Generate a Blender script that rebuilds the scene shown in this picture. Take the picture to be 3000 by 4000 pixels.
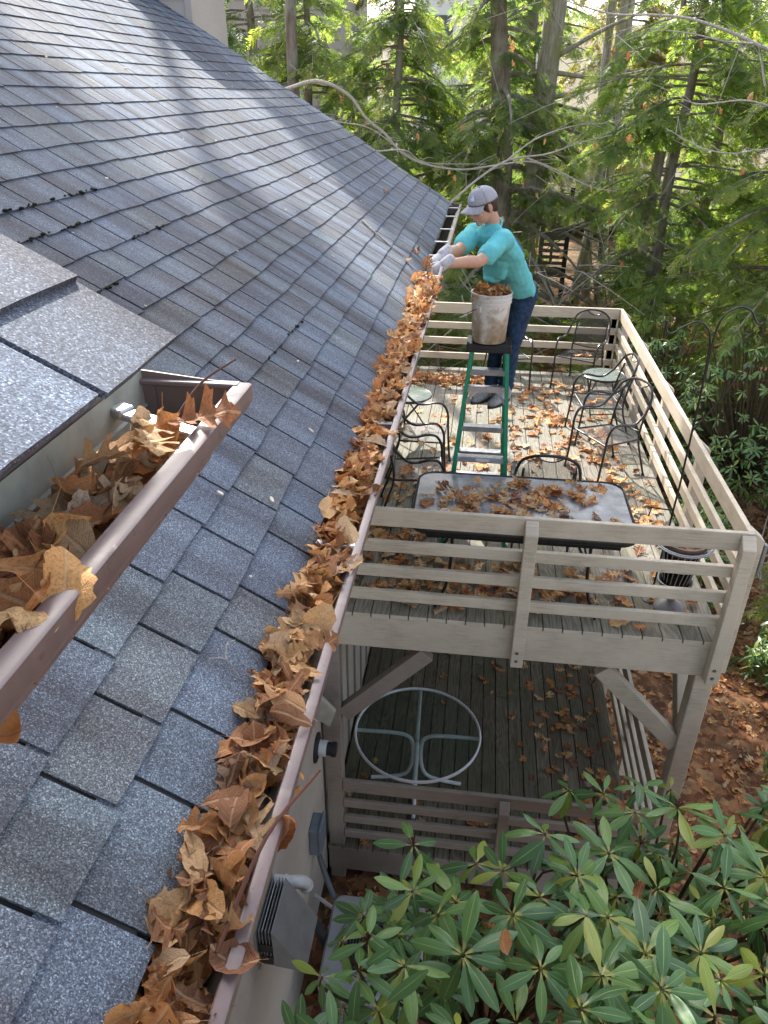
import bpy, bmesh, math, random
import numpy as np
from mathutils import Vector, Matrix, Euler, noise

# ------------------------------------------------------------------ clearing
for o in list(bpy.data.objects):
    bpy.data.objects.remove(o, do_unlink=True)
SC = bpy.context.scene
COL = SC.collection
R = math.radians

# ------------------------------------------------------------------ camera
cam_d = bpy.data.cameras.new('camera')
cam = bpy.data.objects.new('camera', cam_d)
COL.objects.link(cam)
SC.camera = cam
CAM = Vector((-1.91296, -4.48680, 3.45232))
cam_d.sensor_fit = 'VERTICAL'
cam_d.sensor_height = 24.0
cam_d.lens = 24.0 * 2910.76 / 4000.0
cam_d.clip_start = 0.05
cam_d.clip_end = 3000.0
cam.matrix_world = (Matrix.Translation(CAM) @ Matrix.Rotation(0.1255402, 4, 'Z') @ Matrix.Rotation(1.0553227, 4, 'X')
                    @ Matrix.Rotation(0.0065717, 4, 'Z'))

# ------------------------------------------------------------------ world and sun
SUN = Vector((-0.335, 0.735, 0.61)).normalized()
sun_el = math.asin(SUN.z)
sun_az = math.atan2(SUN.x, SUN.y)
W = bpy.data.worlds.new('World')
SC.world = W
W.use_nodes = True
wn = W.node_tree
wn.nodes.clear()
sky = wn.nodes.new('ShaderNodeTexSky')
sky.sky_type = 'NISHITA'
sky.sun_disc = False
sky.sun_elevation = sun_el
sky.sun_rotation = sun_az
sky.air_density = 1.0
sky.dust_density = 3.0
sky.ozone_density = 1.0
bg = wn.nodes.new('ShaderNodeBackground')
bg.inputs['Strength'].default_value = 0.15
wo = wn.nodes.new('ShaderNodeOutputWorld')
hs = wn.nodes.new('ShaderNodeHueSaturation')      # thin bright cloud takes most of the blue out of the sky
hs.inputs['Saturation'].default_value = 0.55
wn.links.new(sky.outputs[0], hs.inputs['Color'])
wn.links.new(hs.outputs[0], bg.inputs[0])
wn.links.new(bg.outputs[0], wo.inputs[0])
sd = bpy.data.lights.new('sun', 'SUN')
sd.energy = 3.6
sd.angle = R(0.6)
sd.color = (1.0, 0.955, 0.88)
sun = bpy.data.objects.new('sun', sd)
COL.objects.link(sun)
sun.rotation_euler = (-SUN).to_track_quat('-Z', 'Y').to_euler()
sun.location = (-10, 20, 20)
SC.view_settings.view_transform = 'Standard'
SC.view_settings.look = 'None'
SC.view_settings.gamma = 1.0
SC.view_settings.use_curve_mapping = False
SC.view_settings.exposure = 1.6
SC.render.engine = 'CYCLES'
SC.cycles.max_bounces = 6
SC.cycles.diffuse_bounces = 3
SC.cycles.transparent_max_bounces = 12
SC.cycles.use_denoising = True
SC.cycles.caustics_reflective = False
SC.cycles.caustics_refractive = False

# ------------------------------------------------------------------ node helpers
class Mat:
    def __init__(s, name, rough=0.6, metal=0.0, spec=0.5):
        s.m = bpy.data.materials.new(name)
        s.m.use_nodes = True
        s.t = s.m.node_tree
        s.b = s.t.nodes['Principled BSDF']
        s.b.inputs['Roughness'].default_value = rough
        s.b.inputs['Metallic'].default_value = metal
        s.b.inputs['Specular IOR Level'].default_value = spec
        s.out = s.t.nodes['Material Output']
    def n(s, typ, **kw):
        nd = s.t.nodes.new(typ)
        for k, v in kw.items():
            if k.startswith('_'):
                setattr(nd, k[1:], v)
            else:
                s.put(nd.inputs[k.replace('__', ' ')], v)
        return nd
    def put(s, sock, v):
        if isinstance(v, bpy.types.NodeSocket):
            s.t.links.new(v, sock)
        elif isinstance(v, tuple) and len(v) == 3 and sock.type == 'RGBA':
            sock.default_value = v + (1.0,)
        else:
            sock.default_value = v
    def pos(s):
        return s.n('ShaderNodeNewGeometry').outputs['Position']
    def obj(s):
        return s.n('ShaderNodeTexCoord').outputs['Object']
    def uv(s):
        return s.n('ShaderNodeTexCoord').outputs['UV']
    def attr(s, name='rnd'):
        return s.n('ShaderNodeAttribute', _attribute_name=name).outputs['Fac']
    def rnd(s):
        a = s.attr()
        b = s.n('ShaderNodeObjectInfo').outputs['Random']
        return s.math('FRACT', s.math('ADD', a, b))
    def math(s, op, a, b=0.5, c=None, clamp=False):
        nd = s.t.nodes.new('ShaderNodeMath')
        nd.operation = op
        nd.use_clamp = clamp
        s.put(nd.inputs[0], a)
        s.put(nd.inputs[1], b)
        if c is not None:
            s.put(nd.inputs[2], c)
        return nd.outputs[0]
    def map(s, vec, scale=(1, 1, 1), loc=(0, 0, 0), rot=(0, 0, 0)):
        nd = s.t.nodes.new('ShaderNodeMapping')
        s.put(nd.inputs['Vector'], vec)
        nd.inputs['Scale'].default_value = scale
        nd.inputs['Location'].default_value = loc
        nd.inputs['Rotation'].default_value = rot
        return nd.outputs[0]
    def off(s, vec, val, k=37.0):
        nd = s.t.nodes.new('ShaderNodeVectorMath')
        nd.operation = 'ADD'
        s.put(nd.inputs[0], vec)
        c = s.n('ShaderNodeCombineXYZ')
        m = s.math('MULTIPLY', val, k)
        s.put(c.inputs[0], m); s.put(c.inputs[1], m); s.put(c.inputs[2], m)
        s.put(nd.inputs[1], c.outputs[0])
        return nd.outputs[0]
    def noise(s, vec, scale=5.0, detail=3.0, rough=0.5, out='Fac'):
        return s.n('ShaderNodeTexNoise', Vector=vec, Scale=scale, Detail=detail, Roughness=rough).outputs[out]
    def voro(s, vec, scale=50.0, out='Distance', feature='F1'):
        nd = s.t.nodes.new('ShaderNodeTexVoronoi')
        nd.feature = feature
        s.put(nd.inputs['Vector'], vec)
        nd.inputs['Scale'].default_value = scale
        return nd.outputs[out]
    def ramp(s, fac, stops, interp='LINEAR'):
        nd = s.t.nodes.new('ShaderNodeValToRGB')
        cr = nd.color_ramp
        cr.interpolation = interp
        while len(cr.elements) < len(stops):
            cr.elements.new(0.5)
        for e, (p, c) in zip(cr.elements, stops):
            e.position = p
            e.color = (c + (1.0,)) if isinstance(c, tuple) else (c, c, c, 1.0)
        s.put(nd.inputs[0], fac)
        return nd.outputs[0]
    def mix(s, fac, a, b, blend='MIX'):
        nd = s.t.nodes.new('ShaderNodeMix')
        nd.data_type = 'RGBA'
        nd.blend_type = blend
        s.put(nd.inputs[0], fac)
        s.put(nd.inputs[6], a)
        s.put(nd.inputs[7], b)
        return nd.outputs[2]
    def color(s, c):
        s.put(s.b.inputs['Base Color'], c)
        return s
    def rough(s, r):
        s.put(s.b.inputs['Roughness'], r)
        return s
    def bump(s, h, dist=0.01, strength=1.0):
        nd = s.n('ShaderNodeBump', Height=h, Distance=dist, Strength=strength)
        s.t.links.new(nd.outputs[0], s.b.inputs['Normal'])
        return s
    def translucent(s, col, fac):
        tr = s.n('ShaderNodeBsdfTranslucent', Color=col)
        mx = s.t.nodes.new('ShaderNodeMixShader')
        s.put(mx.inputs[0], fac)
        s.t.links.new(s.b.outputs[0], mx.inputs[1])
        s.t.links.new(tr.outputs[0], mx.inputs[2])
        s.t.links.new(mx.outputs[0], s.out.inputs[0])
        return s

# ------------------------------------------------------------------ materials
def mat_shingle():
    m = Mat('asphalt_shingle', 0.85, 0, 0.3)
    p = m.pos()
    r = m.attr()
    gr = m.voro(p, 520.0, 'Color')
    sep = m.n('ShaderNodeSeparateColor', Color=gr)
    gran = m.ramp(sep.outputs[0], [(0.0, (0.045, 0.047, 0.054)), (0.40, (0.078, 0.086, 0.100)), (0.75, (0.118, 0.135, 0.155)), (0.93, (0.175, 0.20, 0.225)), (1.0, (0.28, 0.31, 0.34))])
    # bands that run up the slope (blended granule drops), different on each tab
    st = m.noise(m.off(m.map(p, (1.1, 8.0, 1.1)), r, 0.35), 1.0, 3.0, 0.55)
    band = m.ramp(st, [(0.30, (0.52, 0.47, 0.48)), (0.43, (0.84, 0.82, 0.84)), (0.54, (1.05, 1.1, 1.16)), (0.68, (1.4, 1.5, 1.54))])
    tint = m.ramp(r, [(0.0, (0.90, 0.87, 0.90)), (0.3, (1.08, 1.10, 1.18)), (0.6, (1.0, 1.06, 1.2)), (0.85, (1.16, 1.2, 1.18)), (1.0, (1.2, 1.13, 1.04))])
    c = m.mix(1.0, gran, band, 'MULTIPLY')
    c = m.mix(1.0, c, tint, 'MULTIPLY')
    big = m.noise(p, 0.9, 3.0)
    c = m.mix(1.0, c, m.ramp(big, [(0.3, (0.82, 0.80, 0.82)), (0.7, (1.14, 1.14, 1.14))]), 'MULTIPLY')
    m.color(c)
    m.bump(m.math('ADD', sep.outputs[1], m.noise(p, 420.0, 1.0)), 0.0012, 0.6)
    return m.m

def mat_paint(name, base, dirt=(0.2, 0.17, 0.13), amount=0.35, rough=0.55):
    m = Mat(name, rough, 0, 0.35)
    p = m.off(m.obj(), m.attr(), 3.0)
    a = m.noise(p, 3.2, 5.0, 0.62)
    b = m.noise(m.map(p, (2.2, 2.2, 40)), 3.0, 5.0, 0.65)
    f = m.ramp(m.math('MULTIPLY', a, b), [(0.20, 0.0), (0.42, amount)])
    c = m.mix(f, base, dirt)
    v = m.noise(p, 0.8, 2.0)
    c = m.mix(1.0, c, m.ramp(v, [(0.3, 0.9), (0.7, 1.06)]), 'MULTIPLY')
    kn = m.ramp(m.voro(p, 2.1), [(0.0, 0.0), (0.045, 0.0), (0.07, 1.0)])
    c = m.mix(m.math('MULTIPLY', m.math('SUBTRACT', 1.0, kn), 0.35), c, dirt)
    m.color(c)
    m.bump(m.math('ADD', m.math('ADD', m.noise(p, 70.0, 3.0), m.math('MULTIPLY', b, 1.2)), m.math('MULTIPLY', kn, 0.5)), 0.003, 0.6)
    return m.m

def mat_deck(name, ca, cb, cc, moss, mossamt):
    m = Mat(name, 0.8, 0, 0.25)
    o = m.off(m.obj(), m.attr(), 53.0)
    warp = m.noise(m.map(o, (5, 0.9, 1)), 1.0, 2.0)
    rings = m.math('SINE', m.math('MULTIPLY', m.math('ADD', warp, m.math('MULTIPLY', m.n('ShaderNodeSeparateXYZ', Vector=o).outputs[0], 1.2)), 95.0))
    g = m.noise(m.map(o, (130, 3.0, 130)), 1.0, 4.0, 0.65)
    f = m.math('ADD', m.math('MULTIPLY', rings, 0.09), g)
    c = m.ramp(f, [(0.28, cc), (0.5, ca), (0.78, cb)])
    tone = m.ramp(m.attr(), [(0.0, (0.8, 0.78, 0.76)), (0.5, (1.0, 1.0, 1.0)), (1.0, (1.14, 1.12, 1.08))])
    c = m.mix(1.0, c, tone, 'MULTIPLY')
    mo = m.ramp(m.noise(m.pos(), 1.6, 4.0, 0.6), [(0.42, 0.0), (0.68, mossamt)])
    c = m.mix(mo, c, moss)
    st = m.ramp(m.noise(m.pos(), 4.5, 5.0, 0.7), [(0.58, 0.0), (0.72, 0.5)])
    c = m.mix(st, c, tuple(x * 0.45 for x in cc))
    m.color(c)
    m.bump(f, 0.002, 0.7)
    return m.m

def mat_leaf_dry():
    m = Mat('dry_leaf', 0.62, 0, 0.35)
    r = m.rnd()
    uv = m.n('ShaderNodeSeparateXYZ', Vector=m.uv())
    u = m.math('ABSOLUTE', m.math('SUBTRACT', uv.outputs[0], 0.5))
    v = uv.outputs[1]
    vein = m.math('SINE', m.math('MULTIPLY', m.math('SUBTRACT', v, m.math('MULTIPLY', u, 0.9)), 60.0))
    vein = m.ramp(vein, [(0.86, 0.0), (0.98, 1.0)])
    mid = m.ramp(u, [(0.012, 1.0), (0.03, 0.0)])
    vv = m.math('MAXIMUM', m.math('MULTIPLY', vein, 0.55), mid)
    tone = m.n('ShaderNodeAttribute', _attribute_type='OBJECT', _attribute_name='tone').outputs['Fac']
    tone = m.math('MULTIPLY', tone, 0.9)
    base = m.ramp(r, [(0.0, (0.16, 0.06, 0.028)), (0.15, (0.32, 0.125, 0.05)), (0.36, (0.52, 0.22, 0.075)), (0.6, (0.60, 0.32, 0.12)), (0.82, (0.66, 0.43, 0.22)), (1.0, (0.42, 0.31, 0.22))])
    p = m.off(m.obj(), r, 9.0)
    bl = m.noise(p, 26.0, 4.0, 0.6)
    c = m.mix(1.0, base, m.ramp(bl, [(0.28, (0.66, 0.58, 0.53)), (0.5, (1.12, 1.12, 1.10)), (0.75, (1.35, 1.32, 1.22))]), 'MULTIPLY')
    c = m.mix(tone, c, (0.19, 0.105, 0.06))  # dull brown by tone; on near lower gutter leaves this is painted shade
    c = m.mix(m.math('MULTIPLY', vv, 0.45), c, (0.62, 0.42, 0.24))
    sp = m.ramp(m.voro(p, 60.0), [(0.12, 1.0), (0.2, 0.0)])
    c = m.mix(m.math('MULTIPLY', sp, 0.35), c, (0.08, 0.04, 0.02))
    m.color(c)
    m.bump(m.math('ADD', m.math('MULTIPLY', vv, -1.0), m.noise(p, 60.0, 3.0)), 0.003, 0.6)
    m.translucent(c, 0.22)
    return m.m

def mat_rhodo():
    m = Mat('rhododendron_leaf', 0.33, 0, 0.6)
    r = m.rnd()
    uv = m.n('ShaderNodeSeparateXYZ', Vector=m.uv())
    u = m.math('ABSOLUTE', m.math('SUBTRACT', uv.outputs[0], 0.5))
    mid = m.ramp(u, [(0.02, 1.0), (0.05, 0.0)])
    base = m.ramp(r, [(0.0, (0.055, 0.130, 0.042)), (0.30, (0.085, 0.19, 0.056)), (0.65, (0.125, 0.245, 0.064)), (0.88, (0.19, 0.31, 0.06)), (1.0, (0.36, 0.37, 0.05))])
    side = m.ramp(m.math('SINE', m.math('MULTIPLY', m.math('SUBTRACT', uv.outputs[1], m.math('MULTIPLY', u, 0.5)), 90.0)), [(0.6, 0.0), (1.0, 0.25)])
    c = m.mix(side, base, (0.12, 0.22, 0.08))
    c = m.mix(m.math('MULTIPLY', mid, 0.75), c, (0.30, 0.40, 0.13))
    pet = m.ramp(uv.outputs[1], [(0.10, 1.0), (0.17, 0.0)])
    c = m.mix(pet, c, (0.38, 0.36, 0.09))
    geo = m.n('ShaderNodeNewGeometry')
    c = m.mix(geo.outputs['Backfacing'], c, (0.16, 0.22, 0.10))
    m.color(c)
    m.bump(m.math('SUBTRACT', m.noise(m.obj(), 30.0, 2.0), m.math('MULTIPLY', mid, 1.0)), 0.002, 0.5)
    m.translucent(m.mix(1.0, c, (1.3, 1.5, 0.6), 'MULTIPLY'), 0.12)
    return m.m

def mat_needle(name, stops, tr=0.3):
    m = Mat(name, 0.55, 0, 0.35)
    r = m.attr()
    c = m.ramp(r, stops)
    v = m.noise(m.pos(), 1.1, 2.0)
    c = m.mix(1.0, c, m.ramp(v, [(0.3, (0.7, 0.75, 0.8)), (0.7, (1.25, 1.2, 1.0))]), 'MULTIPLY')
    m.color(c)
    m.translucent(m.mix(1.0, c, (1.5, 1.6, 0.7), 'MULTIPLY'), tr)
    return m.m

def mat_bark(name, ca, cb, cc=None, amt=0.0, sc=1.0):
    m = Mat(name, 0.9, 0, 0.2)
    p = m.pos()
    f = m.noise(m.map(p, (14 * sc, 14 * sc, 2.4 * sc)), 1.0, 6.0, 0.7)
    c = m.ramp(f, [(0.3, ca), (0.66, cb)])
    if cc:
        c = m.mix(m.ramp(m.noise(p, 1.7, 4.0, 0.65), [(0.45, 0.0), (0.62, amt)]), c, cc)
    m.color(c)
    m.bump(f, 0.04, 1.0)
    return m.m

def mat_simple(name, col, rough=0.5, metal=0.0, spec=0.5, var=0.12, sc=12.0, bump=0.0):
    m = Mat(name, rough, metal, spec)
    p = m.obj()
    n = m.noise(p, sc, 4.0, 0.6)
    lo = tuple(max(0.0, x * (1 - var * 2)) for x in col)
    hi = tuple(x * (1 + var) for x in col)
    m.color(m.ramp(n, [(0.3, lo), (0.7, hi)]))
    m.rough(m.ramp(n, [(0.3, max(0.02, rough - 0.08)), (0.7, min(1.0, rough + 0.1))]))
    if bump:
        m.bump(m.noise(p, sc * 6, 3.0), bump, 0.6)
    return m.m

M = {}
M['shingle'] = mat_shingle()
M['felt'] = mat_simple('roof_felt', (0.015, 0.015, 0.017), 0.95)
def mat_gutter():
    m = Mat('brown_gutter_paint', 0.3, 0, 0.6)
    p = m.pos()
    n = m.noise(m.map(p, (9, 9, 3)), 1.0, 5.0, 0.7)
    c = m.ramp(n, [(0.3, (0.14, 0.098, 0.095)), (0.7, (0.20, 0.145, 0.142))])
    sp = m.ramp(m.noise(p, 75.0, 3.0, 0.6), [(0.62, 0.0), (0.74, 0.7)])
    c = m.mix(sp, c, (0.085, 0.07, 0.05))
    st = m.ramp(m.noise(m.map(p, (1, 30, 2.5)), 1.0, 3.0), [(0.56, 0.0), (0.75, 0.5)])
    c = m.mix(st, c, (0.27, 0.23, 0.21))
    m.color(c)
    m.rough(m.ramp(n, [(0.3, 0.24), (0.7, 0.46)]))
    m.bump(m.noise(p, 14.0, 3.0), 0.002, 0.3)
    return m.m
M['gutter'] = mat_gutter()
M['gutter_in'] = mat_simple('pale_gutter_inside', (0.42, 0.42, 0.36), 0.5, 0, 0.4, 0.2, 9)
M['alu'] = mat_simple('bare_aluminium', (0.58, 0.59, 0.62), 0.34, 0.85, 0.5, 0.12, 14)
M['paint'] = mat_paint('beige_deck_paint', (0.60, 0.52, 0.41), (0.27, 0.23, 0.17), 0.6)
M['paint_shaded'] = mat_paint('shaded_deck_paint', (0.34, 0.29, 0.25), (0.12, 0.10, 0.08), 0.4)  # same deck paint, darkened: shade under the deck put into the colour
M['wall'] = mat_paint('taupe_wall_panel', (0.56, 0.52, 0.46), (0.26, 0.23, 0.20), 0.3)
M['siding'] = mat_paint('grey_lap_siding', (0.44, 0.41, 0.38), (0.26, 0.23, 0.2), 0.3)
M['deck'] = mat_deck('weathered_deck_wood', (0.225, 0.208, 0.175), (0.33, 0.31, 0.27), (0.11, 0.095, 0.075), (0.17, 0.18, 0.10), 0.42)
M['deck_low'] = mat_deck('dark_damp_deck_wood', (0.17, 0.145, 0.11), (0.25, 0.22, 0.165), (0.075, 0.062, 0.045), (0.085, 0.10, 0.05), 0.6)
M['leaf'] = mat_leaf_dry()
M['rhodo'] = mat_rhodo()
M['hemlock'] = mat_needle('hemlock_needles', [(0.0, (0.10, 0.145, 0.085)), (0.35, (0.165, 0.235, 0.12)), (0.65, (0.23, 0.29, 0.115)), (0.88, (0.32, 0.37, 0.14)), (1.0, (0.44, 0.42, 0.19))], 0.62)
M['hemlock_lit'] = mat_needle('sunlit_yellow_hemlock', [(0.0, (0.10, 0.145, 0.07)), (0.35, (0.18, 0.26, 0.105)), (0.7, (0.28, 0.36, 0.14)), (1.0, (0.46, 0.45, 0.20))], 0.65)  # yellower copy of the hemlock needles with sunlight put into the colour
M['spruce'] = mat_needle('spruce_needles', [(0.0, (0.02, 0.045, 0.025)), (0.5, (0.045, 0.09, 0.042)), (0.9, (0.075, 0.14, 0.05)), (1.0, (0.16, 0.23, 0.06))], 0.25)
M['far_leaf'] = mat_needle('mixed_far_foliage', [(0.0, (0.10, 0.12, 0.06)), (0.4, (0.18, 0.20, 0.09)), (0.7, (0.32, 0.26, 0.10)), (1.0, (0.42, 0.36, 0.2))], 0.5)
M['bark'] = mat_bark('grey_brown_bark', (0.10, 0.078, 0.06), (0.30, 0.255, 0.21), (0.34, 0.35, 0.29), 0.6)
M['bark_pale'] = mat_bark('pale_mossy_bark', (0.17, 0.15, 0.12), (0.46, 0.42, 0.35), (0.24, 0.24, 0.08), 0.75)
M['twig'] = mat_bark('pale_twig_bark', (0.36, 0.33, 0.29), (0.62, 0.59, 0.54), None, 0, 4.0)
M['stem'] = mat_bark('rhododendron_stem', (0.08, 0.06, 0.035), (0.19, 0.15, 0.08), None, 0, 5.0)
M['iron'] = mat_simple('black_wrought_iron', (0.017, 0.017, 0.019), 0.32, 0.0, 0.5, 0.2, 30)
M['plastic_black'] = mat_simple('black_plastic', (0.014, 0.015, 0.018), 0.45)
M['green'] = mat_simple('green_fibreglass', (0.010, 0.25, 0.135), 0.4, 0, 0.45, 0.12, 16)
M['white_metal'] = mat_simple('white_enamelled_steel', (0.80, 0.82, 0.88), 0.35, 0, 0.5, 0.06, 10)
M['galv'] = mat_simple('grey_painted_metal', (0.25, 0.26, 0.265), 0.5, 0.2, 0.5, 0.1, 10)
M['ac'] = mat_simple('grey_condenser_plastic', (0.36, 0.37, 0.40), 0.5, 0, 0.4, 0.07, 10)
M['box'] = mat_simple('blue_grey_enamel', (0.16, 0.20, 0.235), 0.45, 0, 0.5, 0.08, 12)
M['pvc'] = mat_simple('white_pvc', (0.72, 0.73, 0.74), 0.35, 0, 0.5, 0.06, 8)
M['rubber'] = mat_simple('black_rubber', (0.016, 0.016, 0.018), 0.6)
M['conduit'] = mat_simple('grey_conduit', (0.09, 0.10, 0.12), 0.5)
M['urn'] = mat_simple('grey_urn_metal', (0.27, 0.27, 0.285), 0.5, 0.2, 0.5, 0.14, 20)
M['clay'] = mat_simple('brown_plastic_pot', (0.15, 0.09, 0.07), 0.55)
M['coir'] = mat_simple('dark_coir', (0.03, 0.022, 0.014), 0.95, 0, 0.1, 0.5, 60, 0.01)
M['wire'] = mat_simple('blue_grey_wire', (0.42, 0.45, 0.5), 0.45, 0.3)
M['skin'] = mat_simple('skin', (0.56, 0.32, 0.22), 0.5, 0, 0.4, 0.05, 30)
M['shirt'] = mat_simple('teal_tshirt', (0.15, 0.57, 0.60), 0.85, 0, 0.2, 0.06, 22, 0.004)
M['print'] = mat_simple('purple_shirt_print', (0.08, 0.14, 0.36), 0.8, 0, 0.2, 0.3, 40)
M['denim'] = mat_simple('dark_denim', (0.03, 0.058, 0.115), 0.85, 0, 0.2, 0.3, 30, 0.004)
M['cap'] = mat_simple('grey_cap_cloth', (0.36, 0.36, 0.40), 0.85, 0, 0.2, 0.08, 60, 0.002)
M['cap_mesh'] = mat_simple('light_grey_cap_mesh', (0.44, 0.44, 0.475), 0.85, 0, 0.2, 0.15, 160, 0.002)
M['cap_dark'] = mat_simple('dark_cap_band', (0.07, 0.07, 0.085), 0.85)
M['badge'] = mat_simple('pale_blue_badge', (0.50, 0.60, 0.78), 0.7)
M['badge2'] = mat_simple('violet_badge', (0.38, 0.33, 0.60), 0.7)
M['hair'] = mat_simple('brown_hair', (0.06, 0.035, 0.02), 0.6, 0, 0.4, 0.3, 60)
M['glove'] = mat_simple('grey_work_glove', (0.52, 0.51, 0.53), 0.85, 0, 0.2, 0.12, 50, 0.003)
M['glove_dark'] = mat_simple('navy_glove_palm', (0.05, 0.05, 0.085), 0.7)
M['shoe'] = mat_simple('grey_trainer', (0.36, 0.365, 0.375), 0.75, 0, 0.3, 0.2, 60)
M['sole'] = mat_simple('dark_sole', (0.03, 0.03, 0.034), 0.7)
M['lace_blue'] = mat_simple('blue_laces', (0.06, 0.36, 0.58), 0.7)
M['lace_pink'] = mat_simple('pink_lining', (0.45, 0.08, 0.25), 0.7)
M['trainer_stripe'] = mat_simple('pale_trainer_stripe', (0.5, 0.5, 0.42), 0.6)
M['mouth'] = mat_simple('lips', (0.42, 0.14, 0.12), 0.5)
M['eye'] = mat_simple('eye_dark', (0.02, 0.014, 0.012), 0.2)
M['road'] = mat_simple('grey_asphalt_drive', (0.20, 0.21, 0.225), 0.9, 0, 0.2, 0.1, 6)
M['greywood'] = mat_paint('grey_stained_wood', (0.165, 0.15, 0.14), (0.06, 0.05, 0.045), 0.4)
M['darkwood'] = mat_paint('dark_brown_wood', (0.045, 0.034, 0.03), (0.02, 0.016, 0.014), 0.4)
M['redwood'] = mat_paint('pink_brown_boards', (0.30, 0.18, 0.155), (0.16, 0.09, 0.07), 0.4)
M['moss'] = mat_simple('roof_moss', (0.022, 0.028, 0.010), 0.95, 0, 0.1, 0.4, 90, 0.01)
M['fleck'] = mat_simple('pale_seed_fleck', (0.62, 0.55, 0.45), 0.8)
M['bolt'] = mat_simple('dark_bolt', (0.05, 0.05, 0.05), 0.5, 0.6)
M['washer'] = mat_simple('pale_washer', (0.4, 0.39, 0.36), 0.5, 0.4)
M['bud'] = mat_simple('yellow_flower_bud', (0.30, 0.24, 0.05), 0.6)
M['seed'] = mat_simple('rusty_seed_head', (0.10, 0.035, 0.02), 0.8)
M['putty'] = mat_simple('tan_wood_bracket', (0.42, 0.40, 0.33), 0.6)

def mat_glass(name, base, tr, rough, dust, dustcol, scale=6.0):
    m = Mat(name, rough, 0, 0.5)
    p = m.pos()
    f = m.ramp(m.noise(p, scale, 5.0, 0.65), [(0.35, dust[0]), (0.7, dust[1])])
    c = m.mix(f, base, dustcol)
    m.color(c)
    m.bump(m.noise(p, 120.0, 2.0), 0.002, 0.35)
    tb = m.n('ShaderNodeBsdfTransparent', Color=(0.88, 0.93, 0.91))
    mx = m.t.nodes.new('ShaderNodeMixShader')
    m.put(mx.inputs[0], m.math('MULTIPLY', m.math('SUBTRACT', 1.0, f), tr))
    m.t.links.new(m.b.outputs[0], mx.inputs[1])
    m.t.links.new(tb.outputs[0], mx.inputs[2])
    m.t.links.new(mx.outputs[0], m.out.inputs[0])
    return m.m
M['glass_table'] = mat_glass('dusty_table_glass', (0.17, 0.18, 0.195), 0.15, 0.25, (0.1, 0.9), (0.44, 0.44, 0.45), 7.0)
M['glass_side'] = mat_glass('frosted_green_glass', (0.12, 0.155, 0.14), 0.3, 0.25, (0.05, 0.5), (0.30, 0.34, 0.31), 9.0)
M['glass_clear'] = mat_glass('rippled_clear_glass', (0.05, 0.065, 0.06), 0.93, 0.10, (0.0, 0.10), (0.3, 0.32, 0.32), 3.0)

def mat_mesh_screen():
    m = Mat('punched_steel_mesh', 0.45, 0, 0.5)
    m.color((0.05, 0.05, 0.053))
    uv = m.uv()
    s = m.n('ShaderNodeSeparateXYZ', Vector=uv)
    a = m.math('SINE', m.math('MULTIPLY', s.outputs[0], 2 * math.pi))
    b = m.math('SINE', m.math('MULTIPLY', s.outputs[1], 2 * math.pi))
    hole = m.math('GREATER_THAN', m.math('MULTIPLY', m.math('MAXIMUM', m.math('MULTIPLY', a, b), m.math('MULTIPLY', m.math('MULTIPLY', a, b), -1.0)), 1.0), 0.36)
    tb = m.n('ShaderNodeBsdfTransparent')
    mx = m.t.nodes.new('ShaderNodeMixShader')
    m.put(mx.inputs[0], hole)
    m.t.links.new(m.b.outputs[0], mx.inputs[1])
    m.t.links.new(tb.outputs[0], mx.inputs[2])
    m.t.links.new(mx.outputs[0], m.out.inputs[0])
    return m.m
M['mesh'] = mat_mesh_screen()

def mat_bucket():
    m = Mat('dirty_white_plastic', 0.45, 0, 0.45)
    p = m.obj()
    a = m.noise(p, 16.0, 6.0, 0.7)
    b = m.noise(m.map(p, (1, 1, 0.6)), 7.0, 3.0)
    h = m.n('ShaderNodeSeparateXYZ', Vector=p).outputs[2]
    low = m.ramp(h, [(0.0, 0.16), (0.36, 0.0)])
    f = m.ramp(m.math('ADD', m.math('MULTIPLY', m.math('ADD', a, b), 0.5), low), [(0.53, 0.0), (0.60, 0.55), (0.72, 0.95)])
    c = m.mix(f, (0.66, 0.65, 0.61), (0.30, 0.22, 0.12))
    s = m.ramp(m.noise(m.map(p, (40, 40, 12)), 1.0, 3.0), [(0.62, 0.0), (0.74, 0.7)])
    c = m.mix(s, c, (0.24, 0.22, 0.20))
    m.color(c)
    m.bump(a, 0.002, 0.4)
    return m.m
M['bucket'] = mat_bucket()

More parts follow.
